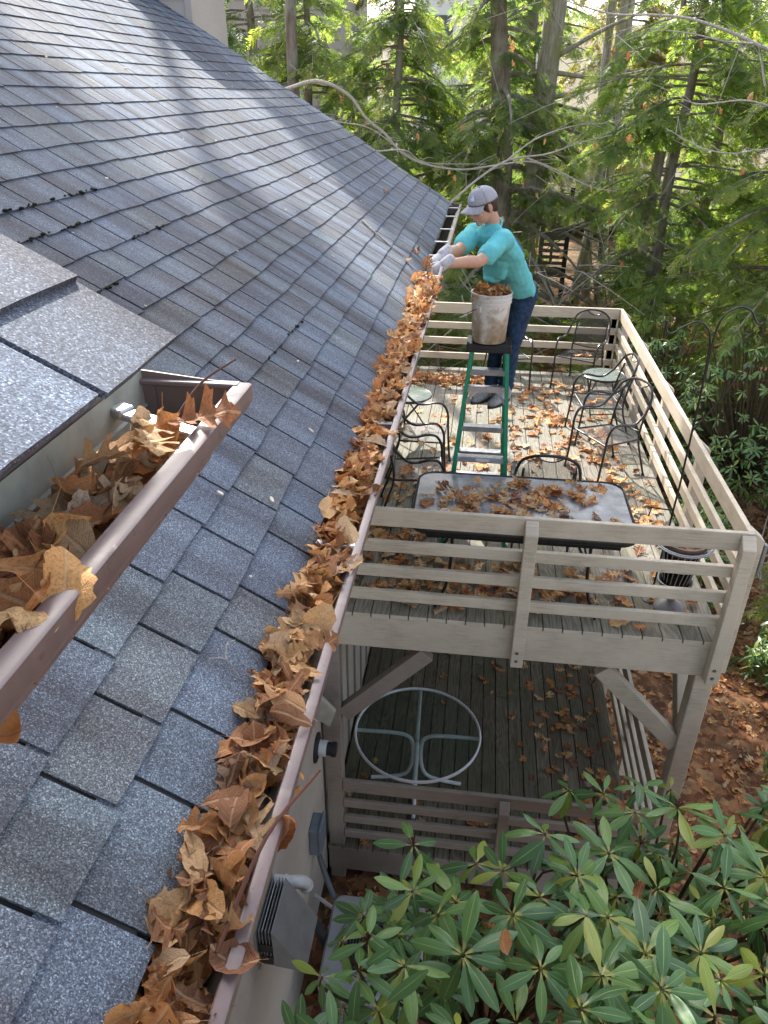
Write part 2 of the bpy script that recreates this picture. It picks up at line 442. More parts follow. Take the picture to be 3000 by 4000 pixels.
def mat_ground():
    m = Mat('leaf_litter_ground', 0.9, 0, 0.2)
    p = m.pos()
    n1 = m.noise(p, 9.0, 6.0, 0.7)
    n2 = m.voro(p, 11.0, 'Color')
    s = m.n('ShaderNodeSeparateColor', Color=n2)
    leafc = m.ramp(s.outputs[0], [(0.0, (0.14, 0.06, 0.032)), (0.4, (0.27, 0.12, 0.058)), (0.75, (0.40, 0.20, 0.095)), (1.0, (0.48, 0.31, 0.17))])
    soil = m.ramp(n1, [(0.3, (0.035, 0.024, 0.017)), (0.7, (0.085, 0.058, 0.04))])
    f = m.ramp(m.noise(p, 2.6, 4.0, 0.65), [(0.36, 0.2), (0.56, 0.9)])
    c = m.mix(f, soil, leafc)
    gr = m.ramp(m.noise(p, 0.09, 3.0), [(0.52, 0.0), (0.62, 0.75)])
    sy = m.ramp(m.n('ShaderNodeSeparateXYZ', Vector=m.map(p, (0.02, 0.02, 0.02))).outputs[1], [(0.40, 0.0), (0.55, 1.0)])
    c = m.mix(m.math('MULTIPLY', gr, sy), c, (0.12, 0.17, 0.05))
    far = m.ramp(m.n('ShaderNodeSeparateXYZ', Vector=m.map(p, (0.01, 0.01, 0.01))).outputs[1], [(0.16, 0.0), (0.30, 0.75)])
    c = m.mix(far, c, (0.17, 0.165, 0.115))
    m.color(c)
    m.bump(m.math('ADD', n1, s.outputs[1]), 0.05, 0.8)
    return m.m
M['ground'] = mat_ground()

# ------------------------------------------------------------------ mesh helpers
def np_mesh(name, V, F, mats, rnd=None, uv=None, smooth=False, midx=None):
    """V (n,3), F (m,k) all the same size k; rnd per vertex; uv per vertex."""
    V = np.asarray(V, np.float32); F = np.asarray(F, np.int32)
    me = bpy.data.meshes.new(name)
    k = F.shape[1]
    me.vertices.add(len(V)); me.loops.add(F.size); me.polygons.add(len(F))
    me.vertices.foreach_set('co', V.ravel())
    me.loops.foreach_set('vertex_index', F.ravel())
    me.polygons.foreach_set('loop_start', np.arange(0, F.size, k, dtype=np.int32))
    me.polygons.foreach_set('use_smooth', np.full(len(F), bool(smooth)))
    if midx is not None:
        me.polygons.foreach_set('material_index', np.asarray(midx, np.int32))
    for m in (mats if isinstance(mats, (list, tuple)) else [mats]):
        me.materials.append(m)
    a = me.attributes.new('rnd', 'FLOAT', 'POINT')
    a.data.foreach_set('value', np.asarray(rnd if rnd is not None else np.zeros(len(V)), np.float32))
    if uv is not None:
        ul = me.uv_layers.new(name='UVMap')
        ul.data.foreach_set('uv', np.asarray(uv, np.float32)[F.ravel()].ravel())
    me.update(calc_edges=True)
    return me

class MB:
    def __init__(s):
        s.v = []; s.f = []; s.r = []; s.mi = []; s.uvs = {}
        s.cur = 0.0; s.m = 0
    def add(s, vs, fs, uv=None):
        o = len(s.v)
        s.v += [tuple(v) for v in vs]
        s.r += [s.cur] * len(vs)
        for f in fs:
            s.f.append(tuple(i + o for i in f)); s.mi.append(s.m)
        if uv:
            for i, q in enumerate(uv):
                s.uvs[o + i] = q
        return s
    def box(s, a, b, ch=0.0):
        """axis aligned box between corners a and b; ch = chamfer"""
        x0, y0, z0 = [min(a[i], b[i]) for i in range(3)]
        x1, y1, z1 = [max(a[i], b[i]) for i in range(3)]
        return s.hexa([(x0, y0, z0), (x1, y0, z0), (x1, y1, z0), (x0, y1, z0), (x0, y0, z1), (x1, y0, z1), (x1, y1, z1), (x0, y1, z1)], ch)
    def hexa(s, P, ch=0.0):
        F = [(0, 3, 2, 1), (4, 5, 6, 7), (0, 1, 5, 4), (1, 2, 6, 5), (2, 3, 7, 6), (3, 0, 4, 7)]
        if ch <= 0:
            return s.add(P, F)
        bm = bmesh.new()
        vs = [bm.verts.new(p) for p in P]
        for f in F:
            bm.faces.new([vs[i] for i in f])
        bmesh.ops.bevel(bm, geom=bm.edges[:], offset=ch, segments=1, affect='EDGES', profile=0.5)
        bm.verts.index_update()
        s.add([v.co[:] for v in bm.verts], [tuple(v.index for v in f.verts) for f in bm.faces])
        bm.free()
        return s
    def beam(s, p0, p1, w, h, up=(0, 0, 1), ch=0.0):
        p0 = Vector(p0); p1 = Vector(p1)
        d = (p1 - p0).normalized()
        x = d.cross(Vector(up)).normalized()
        if x.length < 0.5:
            x = d.cross(Vector((0, 1, 0))).normalized()
        z = x.cross(d)
        P = []
        for p in (p0, p1):
            for sx, sz in ((-1, -1), (1, -1), (1, 1), (-1, 1)):
                P.append(tuple(p + x * (sx * w / 2) + z * (sz * h / 2)))
        Q = [P[0], P[1], P[5], P[4], P[3], P[2], P[6], P[7]]
        return s.hexa(Q, ch)
    def sweep(s, pts, rad, n=8, caps=True, up=None, closed=False):
        """tube along pts; rad: number, list, or list of (rx, ry)"""
        pts = [Vector(p) for p in pts]
        N = len(pts)
        if not isinstance(rad, (list, tuple)):
            rad = [rad] * N
        prev = None
        vs = []
        for i in range(N):
            if closed:
                d = pts[(i + 1) % N] - pts[i - 1]
            else:
                d = pts[min(i + 1, N - 1)] - pts[max(i - 1, 0)]
            d = d.normalized() if d.length > 1e-9 else Vector((0, 0, 1))
            if prev is None:
                u = Vector(up) if up else (Vector((0, 0, 1)) if abs(d.z) < 0.9 else Vector((0, 1, 0)))
                x = (u - d * u.dot(d)).normalized()
            else:
                x = (prev - d * prev.dot(d))
                x = x.normalized() if x.length > 1e-6 else d.orthogonal().normalized()
            prev = x
            y = d.cross(x)
            r = rad[i]
            rx, ry = r if isinstance(r, (tuple, list)) else (r, r)
            for k in range(n):
                a = 2 * math.pi * k / n
                vs.append(pts[i] + x * (rx * math.cos(a)) + y * (ry * math.sin(a)))
        fs = []
        for i in range(N if closed else N - 1):
            j = (i + 1) % N
            for k in range(n):
                fs.append((i * n + k, i * n + (k + 1) % n, j * n + (k + 1) % n, j * n + k))
        if caps and not closed:
            fs.append(tuple(range(n - 1, -1, -1)))
            fs.append(tuple((N - 1) * n + k for k in range(n)))
        return s.add(vs, fs)
    def lathe(s, prof, c=(0, 0, 0), n=24, caps=False):
        vs = []; fs = []
        for r, z in prof:
            for k in range(n):
                a = 2 * math.pi * k / n
                vs.append((c[0] + r * math.cos(a), c[1] + r * math.sin(a), c[2] + z))
        for i in range(len(prof) - 1):
            for k in range(n):
                fs.append((i * n + k, i * n + (k + 1) % n, (i + 1) * n + (k + 1) % n, (i + 1) * n + k))
        if caps:
            fs.append(tuple(range(n - 1, -1, -1)))
            fs.append(tuple((len(prof) - 1) * n + k for k in range(n)))
        return s.add(vs, fs)
    def ball(s, c, r, mat=None, n=12):
        rx, ry, rz = r if isinstance(r, (tuple, list)) else (r, r, r)
        vs = []; fs = []
        for i in range(n // 2 + 1):
            t = math.pi * i / (n // 2)
            for k in range(n):
                a = 2 * math.pi * k / n
                p = Vector((rx * math.sin(t) * math.cos(a), ry * math.sin(t) * math.sin(a), rz * math.cos(t)))
                if mat is not None:
                    p = mat @ p
                vs.append(p + Vector(c))
        for i in range(n // 2):
            for k in range(n):
                fs.append((i * n + k, (i + 1) * n + k, (i + 1) * n + (k + 1) % n, i * n + (k + 1) % n))
        return s.add(vs, fs)
    def prism(s, poly, dirv):
        """polygon (list of 3D points) extruded by dirv"""
        n = len(poly)
        d = Vector(dirv)
        vs = [Vector(p) for p in poly] + [Vector(p) + d for p in poly]
        fs = [tuple(range(n - 1, -1, -1)), tuple(range(n, 2 * n))]
        for i in range(n):
            fs.append((i, (i + 1) % n, (i + 1) % n + n, i + n))
        return s.add(vs, fs)
    def xform(s, mat, i0=0):
        for i in range(i0, len(s.v)):
            s.v[i] = tuple(mat @ Vector(s.v[i]))
        return s
    def mesh(s, name, mats, smooth=False):
        me = bpy.data.meshes.new(name)
        me.from_pydata(s.v, [], s.f)
        for m in (mats if isinstance(mats, (list, tuple)) else [mats]):
            me.materials.append(m)
        a = me.attributes.new('rnd', 'FLOAT', 'POINT')
        a.data.foreach_set('value', np.asarray(s.r, np.float32))
        me.polygons.foreach_set('material_index', np.asarray(s.mi, np.int32))
        if s.uvs:
            ul = me.uv_layers.new(name='UVMap')
            for p in me.polygons:
                for li in p.loop_indices:
                    ul.data[li].uv = s.uvs.get(me.loops[li].vertex_index, (0, 0))
        if smooth:
            me.polygons.foreach_set('use_smooth', np.ones(len(me.polygons), bool))
            if smooth != 'all':
                me.set_sharp_from_angle(angle=R(40))
        me.update()
        return me

def link(name, me, parent=None, world=True):
    o = bpy.data.objects.new(name, me)
    COL.objects.link(o)
    if parent is not None:
        o.parent = parent
        if world:                       # mesh written in world coordinates
            w = Vector((0, 0, 0)); q = parent
            while q is not None:
                w += q.location; q = q.parent
            o.location = -w
    return o

def obj(name, mb, mat, parent=None, smooth=False, world=True):
    return link(name, mb.mesh(name, mat, smooth), parent, world)

def tag(o, label=None, cat=None, group=None, kind=None):
    if label: o['label'] = label
    if cat: o['category'] = cat
    if group: o['group'] = group
    if kind: o['kind'] = kind
    return o

def thing(name, label, cat, loc=(0, 0, 0), group=None, rz=0.0):
    o = bpy.data.objects.new(name, None)
    COL.objects.link(o)
    o.location = loc
    o.rotation_euler = (0, 0, rz)
    o.empty_display_size = 0.2
    return tag(o, label, cat, group)

def copy_tree(o, parent=None):
    c = o.copy()
    COL.objects.link(c)
    c.parent = parent
    for ch in list(o.children):
        copy_tree(ch, c)
    return c

def catmull(pts, n=6):
    pts = [Vector(p) for p in pts]
    P = [pts[0] * 2 - pts[1]] + pts + [pts[-1] * 2 - pts[-2]]
    out = []
    for i in range(1, len(P) - 2):
        a, b, c, d = P[i - 1:i + 3]
        for k in range(n):
            t = k / n
            out.append(0.5 * ((2 * b) + (c - a) * t + (2 * a - 5 * b + 4 * c - d) * t * t + (3 * b - a - 3 * c + d) * t ** 3))
    out.append(pts[-1])
    return out

rng = random.Random(11)
NR = np.random.default_rng(7)

def px_of(p):
    """size measure: distance from the camera and whether inside its view"""
    q = cam.matrix_world.inverted() @ Vector(p)
    if q.z > -0.1:
        return None
    u = q.x / -q.z * 2910.76; v = -q.y / -q.z * 2910.76
    return u, v, -q.z
CAMI = np.array(cam.matrix_world.inverted())
def view_np(P):
    P = np.asarray(P, float)
    q = P @ CAMI[:3, :3].T + CAMI[:3, 3]
    z = -q[:, 2]
    z = np.where(z < 0.05, 1e9, z)
    return q[:, 0] / z * 2910.76, -q[:, 1] / z * 2910.76, z

# ------------------------------------------------------------------ ground, road
def ground_z(x, y):
    y2 = max(0.0, y - 8.0)
    g = -3.2 + 0.13 * min(y2, 22.0) + 0.045 * max(0.0, y - 30.0)
    if y > 60:
        g += 0.10 * (y - 60)
    g += max(0.0, -x - 8) * 0.03
    g += 0.10 * noise.noise(Vector((x * 0.35, y * 0.35, 1.7))) + 0.03 * noise.noise(Vector((x * 1.7, y * 1.7, 4.1)))
    return g
def build_ground():
    xs = sorted(set(list(np.arange(-14, 14.01, 0.5)) + [-900, -400, -200, -120, -80, -60, -45, -35, -28, -22, -18, 18, 22, 28, 35, 45, 60, 80, 120, 200, 400, 900]))
    ys = sorted(set(list(np.arange(-8, 34.01, 0.5)) + [-600, -300, -150, -80, -40, -20, -12, 38, 43, 50, 58, 66, 76, 90, 110, 140, 200, 300, 500, 900]))
    V = []; F = []
    for y in ys:
        for x in xs:
            V.append((x, y, ground_z(x, max(y, -10)) if y < 140 else ground_z(x, 140) + (y - 140) * 0.02))
    nx = len(xs)
    for j in range(len(ys) - 1):
        for i in range(nx - 1):
            a = j * nx + i
            F.append((a, a + 1, a + nx + 1, a + nx))
    o = link('ground', np_mesh('ground', V, F, M['ground'], smooth=True))
    tag(o, kind='structure')
    V = []; F = []
    pts = [(-30, 30.5), (-18, 28.5), (-8, 27.2), (0, 26.5), (8, 26.5), (18, 28), (34, 32)]
    for k, p in enumerate(catmull([(a, b, 0) for a, b in pts], 5)):
        for w in (-1.9, 1.9):
            V.append((p.x, p.y + w, ground_z(p.x, p.y) + 0.14))
        if k:
            F.append((2 * k - 2, 2 * k, 2 * k + 1, 2 * k - 1))
    o = link('road', np_mesh('road', V, F, M['road'], smooth=True))
    tag(o, kind='structure')
build_ground()

# ------------------------------------------------------------------ house: roofs, shingles, walls, gutters
TH = R(31.18); CT = math.cos(TH); ST = math.sin(TH); EX = 0.12867
class RoofFrame:
    def __init__(s, x0, z0):
        s.x0 = x0; s.z0 = z0
    def p(s, sl, y, h=0.0):
        return (s.x0 - sl * CT + h * ST, y, s.z0 + sl * ST + h * CT)
LOW = RoofFrame(-2.285, 2.45)
UPP = RoofFrame(-2.274, 3.186)

house = thing('house', 'grey two storey house with a brown shingle roof and leaf-choked brown gutters', 'house', (-3.0, 0.0, -3.2))

def eave_drop(fr, s, y):
    if fr is LOW:
        k = 0.6 + 0.4 * math.sin(y * 0.9 + 0.6)
        return -0.020 * k * max(0.0, (0.15 - s) / 0.15) ** 1.6 + 0.0035 * math.sin(y * 2.1 + s * 3) + 0.006 * math.sin(s * 4.2 + y * 0.7)
    return 0.002 * math.sin(y * 3)

def shingle_geo(fr, k, y0, y1, rr, thick=1.0):
    nx, nl = 3, 6
    s0 = k * EX + rr.uniform(-0.004, 0.004)
    skew = rr.uniform(-0.003, 0.003)
    lift = rr.uniform(0.0, 0.0015)
    V = []; F = []
    for j in range(nl + 1):
        t = j / nl
        sl = s0 + t * (EX + 0.035)
        for i in range(nx + 1):
            y = y0 + (y1 - y0) * i / nx
            sl2 = sl + (skew * (i / nx - 0.5) * 2 + rr.uniform(-0.0012, 0.0012) if j == 0 else 0)
            h = 0.0072 - 0.0052 * min(1.0, (sl - s0) / EX) + lift * (1 - t)
            V.append(fr.p(sl2, y, h * thick + eave_drop(fr, sl, y)))
    n1 = nx + 1
    top = len(V)
    for j in range(nl):
        for i in range(nx):
            a = j * n1 + i
            F.append((a, a + n1, a + n1 + 1, a + 1))
    # front butt edge and the two sides
    d = 0.0062 * thick
    def low(v):
        return (v[0] - d * ST, v[1], v[2] - d * CT)
    base = [i for i in range(n1)]
    o = len(V)
    V += [low(V[i]) for i in base]
    for i in range(nx):
        F.append((i, i + 1, o + i + 1, o + i))
    for side in (0, nx):
        col = [j * n1 + side for j in range(nl + 1)]
        o2 = len(V)
        V += [low(V[i]) for i in col]
        for j in range(nl):
            q = (col[j], o2 + j, o2 + j + 1, col[j + 1])
            F.append(q if side else q[::-1])
    return V, F

def lay_shingles(fr, ya, yb, k0, k1, seed, budget, parent, wmin=0.135, wmax=0.25, thick=1.0):
    rr = random.Random(seed)
    items = []
    for k in range(k0, k1):
        y = ya + rr.uniform(0.0, 0.08)
        while y > yb:
            w = rr.uniform(wmin, wmax)
            y2 = max(y - w, yb)
            y1 = min(y, ya)
            if y1 - y2 > 0.03:
                c = fr.p((k + 0.5) * EX, (y1 + y2) / 2)
                q = px_of(c)
                size = 0.0
                if q and abs(q[0]) < 1600 and -2150 < -q[1] < 2150:
                    size = (y1 - y2) * EX / q[2] ** 2
                elif q is None or abs(q[0]) > 3200 or abs(q[1]) > 4200:
                    size = -1.0
                items.append((size, k, y2 + 0.0045, y1 - 0.0045, rr.random(), rr.randint(0, 1 << 30)))
            y = y2
    items.sort(key=lambda a: -a[0])
    sv = []; sf = []; sr = []
    for idx, (size, k, y0, y1, rn, sdd) in enumerate(items):
        V, F = shingle_geo(fr, k, y0, y1, random.Random(sdd), thick)
        if idx < budget and size > 0:
            link('shingle', np_mesh('shingle', V, F, M['shingle'], rnd=[rn] * len(V)), parent)
        else:
            o = len(sv)
            sv += V; sr += [rn] * len(V)
            sf += [tuple(i + o for i in f) for f in F]
    if sv:
        o = link('shingle_field', np_mesh('shingle_field', sv, sf, M['shingle'], rnd=sr), parent)
        o['kind'] = 'stuff'

def build_house():
    # roof bodies
    def roof_slab(name, fr, ya, yb, smax, dep):
        mb = MB()
        P = []
        for y in (yb, ya):
            P += [fr.p(0.03, y, -0.009), fr.p(smax, y, -0.009)]
        Q = []
        for y in (yb, ya):
            Q += [fr.p(0.03, y, -0.009 - dep), fr.p(smax, y, -0.009 - dep)]
        mb.hexa([Q[0], Q[1], Q[3], Q[2], P[0], P[1], P[3], P[2]])
        return obj(name, mb, M['felt'], house)
    YR = 3.76
    roof = roof_slab('roof', LOW, YR - 0.01, -7.0, 6.2, 0.06)
    lay_shingles(LOW, YR, -5.4, 0, 34, 5, 300, roof)
    uroof = roof_slab('upper_roof', UPP, -3.66, -7.0, 3.4, 0.05)
    lay_shingles(UPP, -3.65, -5.6, 0, 14, 9, 40, uroof, 0.2, 0.29, 1.35)
    # moss cushions along the butt edges
    mb = MB()
    rr = random.Random(4)
    for k, ya, yb, n in ((9, -2.9, -1.9, 40), (10, -2.5, -1.6, 34), (8, -1.9, -1.5, 10), (7, -2.6, -2.2, 10), (3, -2.1, -1.6, 8)):
        for _ in range(n):
            y = rr.uniform(ya, yb)
            s = k * EX + (rr.uniform(-0.008, 0.004) if k != 1 else rr.uniform(0.03, 0.06))
            r = rr.uniform(0.003, 0.008)
            mb.ball(LOW.p(s, y, 0.006), (r, r * 1.6, r * 0.8), n=6)
    o = obj('moss', mb, M['moss'], roof); o['kind'] = 'stuff'
    # rake trim
    mb = MB()
    mb.hexa([LOW.p(0.0, YR - 0.05, -0.2), LOW.p(6.2, YR - 0.05, -0.2), LOW.p(6.2, YR - 0.024, -0.2), LOW.p(0.0, YR - 0.024, -0.2),
             LOW.p(0.0, YR - 0.05, -0.075), LOW.p(6.2, YR - 0.05, -0.075), LOW.p(6.2, YR - 0.024, -0.075), LOW.p(0.0, YR - 0.024, -0.075)])
    obj('rake_board', mb, M['paint_shaded'], house)
    # fascias and soffit
    mb = MB(); mb.box((-2.34, -7, 2.25), (-2.312, 3.70, 2.425))
    obj('fascia', mb, M['gutter_in'], house)
    mb = MB(); mb.box((-2.98, -7, 2.235), (-2.345, 3.70, 2.25))
    obj('soffit', mb, M['paint_shaded'], house)
    mb = MB(); mb.box((-2.41, -7, 2.9), (-2.378, -3.66, 3.135))
    obj('fascia', mb, M['gutter_in'], house)
    mb = MB(); mb.box((-2.96, -7, 2.885), (-2.42, -3.70, 2.9))
    obj('soffit', mb, M['paint_shaded'], house)
    # walls in panels with battens
    mb = MB()
    edges = [-7.0, -4.8, -3.6, -2.4, -0.24]
    for a, b in zip(edges[:-1], edges[1:]):
        pass
    mb.box((-3.25, -7.0, -3.05), (-3.0, -0.02, 2.23))
    obj('wall', mb, M['wall'], house)
    mb = MB(); mb.box((-3.3, -7.0, -3.6), (-3.03, 3.6, -3.055))
    obj('foundation', mb, M['road'], house)
    mb = MB(); mb.box((-3.25, -0.01, -3.05), (-3.012, 3.58, 2.23))
    obj('wall', mb, M['wall'], house)
    y = 0.42
    while y < 3.5:
        mb = MB(); mb.box((-3.011, y - 0.02, -2.72), (-2.992, y + 0.02, -0.30), 0.003)
        obj('batten', mb, M['paint_shaded'], house)
        y += 0.42
    mb = MB(); mb.box((-3.25, 3.63, -3.3), (-2.972, 6.1, -0.045))  # added wall past the house end, blocks sun from the lower deck
    obj('wall', mb, M['siding'], house)
    mb = MB(); mb.box((-9.5, 3.585, -3.3), (-3.0, 3.62, 2.3))
    obj('wall', mb, M['siding'], house)
    mb = MB(); mb.box((-9.0, -7.0, 2.6), (-2.97, -3.78, 3.3))
    obj('wall', mb, M['siding'], house)
    # boxed chimney in lap siding that stands beside the far edge of the roof
    x1 = -4.86; y0 = 3.785
    ch = thing('siding_chase', 'grey lap sided box rising at the far top edge of the shingle roof', 'chimney', (x1 - 0.8, y0 + 0.6, -3.0))
    mb = MB(); mb.box((x1 - 1.75, y0 + 0.03, -3.2), (x1 - 0.03, y0 + 1.2, 5.0)); obj('wall', mb, M['siding'], ch)
    z = 3.0
    while z < 4.95:
        mb = MB()
        mb.hexa([(x1 - 1.78, y0 - 0.004, z), (x1 - 0.05, y0 - 0.004, z), (x1 - 0.05, y0 + 0.03, z), (x1 - 1.78, y0 + 0.03, z),
                 (x1 - 1.78, y0 + 0.016, z + 0.205), (x1 - 0.05, y0 + 0.016, z + 0.205), (x1 - 0.05, y0 + 0.03, z + 0.205), (x1 - 1.78, y0 + 0.03, z + 0.205)])
        mb.cur = rng.random()
        obj('siding_board', mb, M['siding'], ch); z += 0.2
    mb = MB(); mb.box((x1 - 0.05, y0 - 0.012, 2.4), (x1 + 0.02, y0 + 0.08, 5.0), 0.004); obj('corner_board', mb, M['siding'], ch)
    mb = MB(); mb.box((x1 - 0.46, y0 - 0.016, 2.9), (x1 - 0.40, y0 + 0.03, 5.0), 0.004); obj('corner_board', mb, M['siding'], ch)
    mb = MB(); mb.box((x1 - 1.85, y0 - 0.05, 5.0), (x1 + 0.06, y0 + 1.3, 5.06), 0.01); obj('cap', mb, M['galv'], ch)

def gutter(x0, z, ya, yb, wid, endcap, nm):
    k = wid / 0.14
    top = 0.015 if x0 < -2.35 else -0.03
    prof = [(0.0, top), (0.0, -0.118), (0.078 * k, -0.118), (0.084 * k, -0.085), (0.10 * k, -0.066), (0.122 * k, -0.05), (0.134 * k, -0.034), (0.14 * k, -0.022), (0.14 * k, -0.002), (0.137 * k, 0.0), (0.121 * k, 0.0), (0.118 * k, -0.003), (0.118 * k, -0.014)]
    inn = [(0.003, top - 0.003), (0.003, -0.035), (0.007, -0.038), (0.003, -0.042), (0.003, -0.115), (0.076 * k, -0.115), (0.082 * k, -0.084), (0.098 * k, -0.064), (0.12 * k, -0.048), (0.131 * k, -0.033), (0.137 * k, -0.02), (0.137 * k, -0.004)]
    mb = MB()
    N = max(2, int(abs(ya - yb) / 0.6))
    for pr, mi in ((prof, 0), (inn, 1)):
        mb.m = mi
        vs = []; fs = []
        for i in range(N + 1):
            y = yb + (ya - yb) * i / N
            sag = 0.003 * math.sin(y * 3.1 + 0.4)
            for a, b in pr:
                vs.append((x0 + a + sag * 0.6, y, z + b + sag))
        n = len(pr)
        for i in range(N):
            for j in range(n - 1):
                q = (i * n + j, i * n + j + 1, (i + 1) * n + j + 1, (i + 1) * n + j)
                fs.append(q if mi == 0 else q[::-1])
        mb.add(vs, fs)
    g = obj(nm, mb, [M['gutter'], M['gutter_in']], house, True)
    # end cap: a plate cut to the profile with a folded rim along its top
    mb = MB()
    poly = [(x0 + a, ya - 0.003, z + b) for a, b in prof[:10]]
    mb.prism(poly, (0, 0.003, 0))
    if endcap:
        mb.box((x0 + 0.004, ya - 0.014, z - 0.003), (x0 + wid - 0.014, ya + 0.002, z + 0.004), 0.0015)
        mb.box((x0 + 0.004, ya - 0.006, z - 0.115), (x0 + 0.022, ya - 0.003, z - 0.004))
    obj('end_cap', mb, M['gutter'], g)
    return g

build_house()
low_gutter = gutter(-2.309, 2.45, 3.70, -6.5, 0.143, True, 'gutter')
upp_gutter = gutter(-2.375, 3.10, -3.545, -6.5, 0.158, True, 'gutter')

def gutter_hangers():
    for y in (3.40, 2.83, 2.10, 1.50, 0.95, 0.28, -0.5, -1.3, -2.1, -2.9):
        mb = MB(); mb.box((-2.304, y - 0.011, 2.438), (-2.176, y + 0.011, 2.447), 0.002)
        mb.box((-2.304, y - 0.011, 2.42), (-2.298, y + 0.011, 2.438))
        obj('hanger', mb, M['alu'], low_gutter)
    mb = MB()
    mb.beam((-2.372, -3.635, 3.088), (-2.225, -3.70, 3.088), 0.022, 0.010, ch=0.002)
    mb.beam((-2.372, -3.635, 3.092), (-2.35, -3.645, 3.092), 0.025, 0.011, ch=0.002)
    obj('hanger', mb, M['alu'], upp_gutter)
    # dark wet debris lying in the emptied far length
    mb = MB(); V = []; F = []
    n = 90
    for i in range(n + 1):
        y = 0.2 + 3.45 * i / n
        for j in range(7):
            x = -2.303 + 0.088 * j / 6
            V.append((x, y, 2.45 - 0.104 + 0.022 * abs(noise.noise(Vector((x * 30, y * 9, 2)))) + 0.012 * noise.noise(Vector((x * 60, y * 40, 5)))))
    for i in range(n):
        for j in range(6):
            a = i * 7 + j
            F.append((a, a + 1, a + 8, a + 7))
    o = link('gutter_debris', np_mesh('gutter_debris', V, F, M['coir'], smooth=True), low_gutter)
    o['kind'] = 'stuff'
gutter_hangers()

# ------------------------------------------------------------------ decks
IN = 0.0254
ZR = [36 * IN, 25.5 * IN, 17 * IN, 8.5 * IN]
HR = [5.5 * IN, 3.5 * IN, 3.5 * IN, 3.5 * IN]
DL = 5.86
T2 = 1.5 * IN

def slant_post(mb, x0, x1, y0, y1, z0, zt, face):
    """square post with a top cut sloping down to its outer side: face '-y', '+y', '+x'"""
    lo = zt - 0.075
    zz = {'-y': (lo, lo, zt, zt), '+y': (zt, zt, lo, lo), '+x': (zt, lo, lo, zt)}[face]
    mb.hexa([(x0, y0, z0), (x1, y0, z0), (x1, y1, z0), (x0, y1, z0), (x0, y0, zz[0]), (x1, y0, zz[1]), (x1, y1, zz[2]), (x0, y1, zz[3])], 0.004)

def bolts(parent, x, y, zs, axis):
    for z in zs:
        mb = MB()
        d = Vector((0, -1, 0)) if axis == 'y' else Vector((1, 0, 0))
        p = Vector((x, y, z))
        mb.sweep([p, p + d * 0.003], 0.015, 12)
        mb.m = 1
        mb.sweep([p + d * 0.0031, p + d * 0.006], 0.011, 6)
        mb.m = 0
        mb.sweep([p + d * 0.0061, p + d * 0.008], 0.005, 6)
        obj('bolt', mb, [M['washer'], M['bolt']], parent)

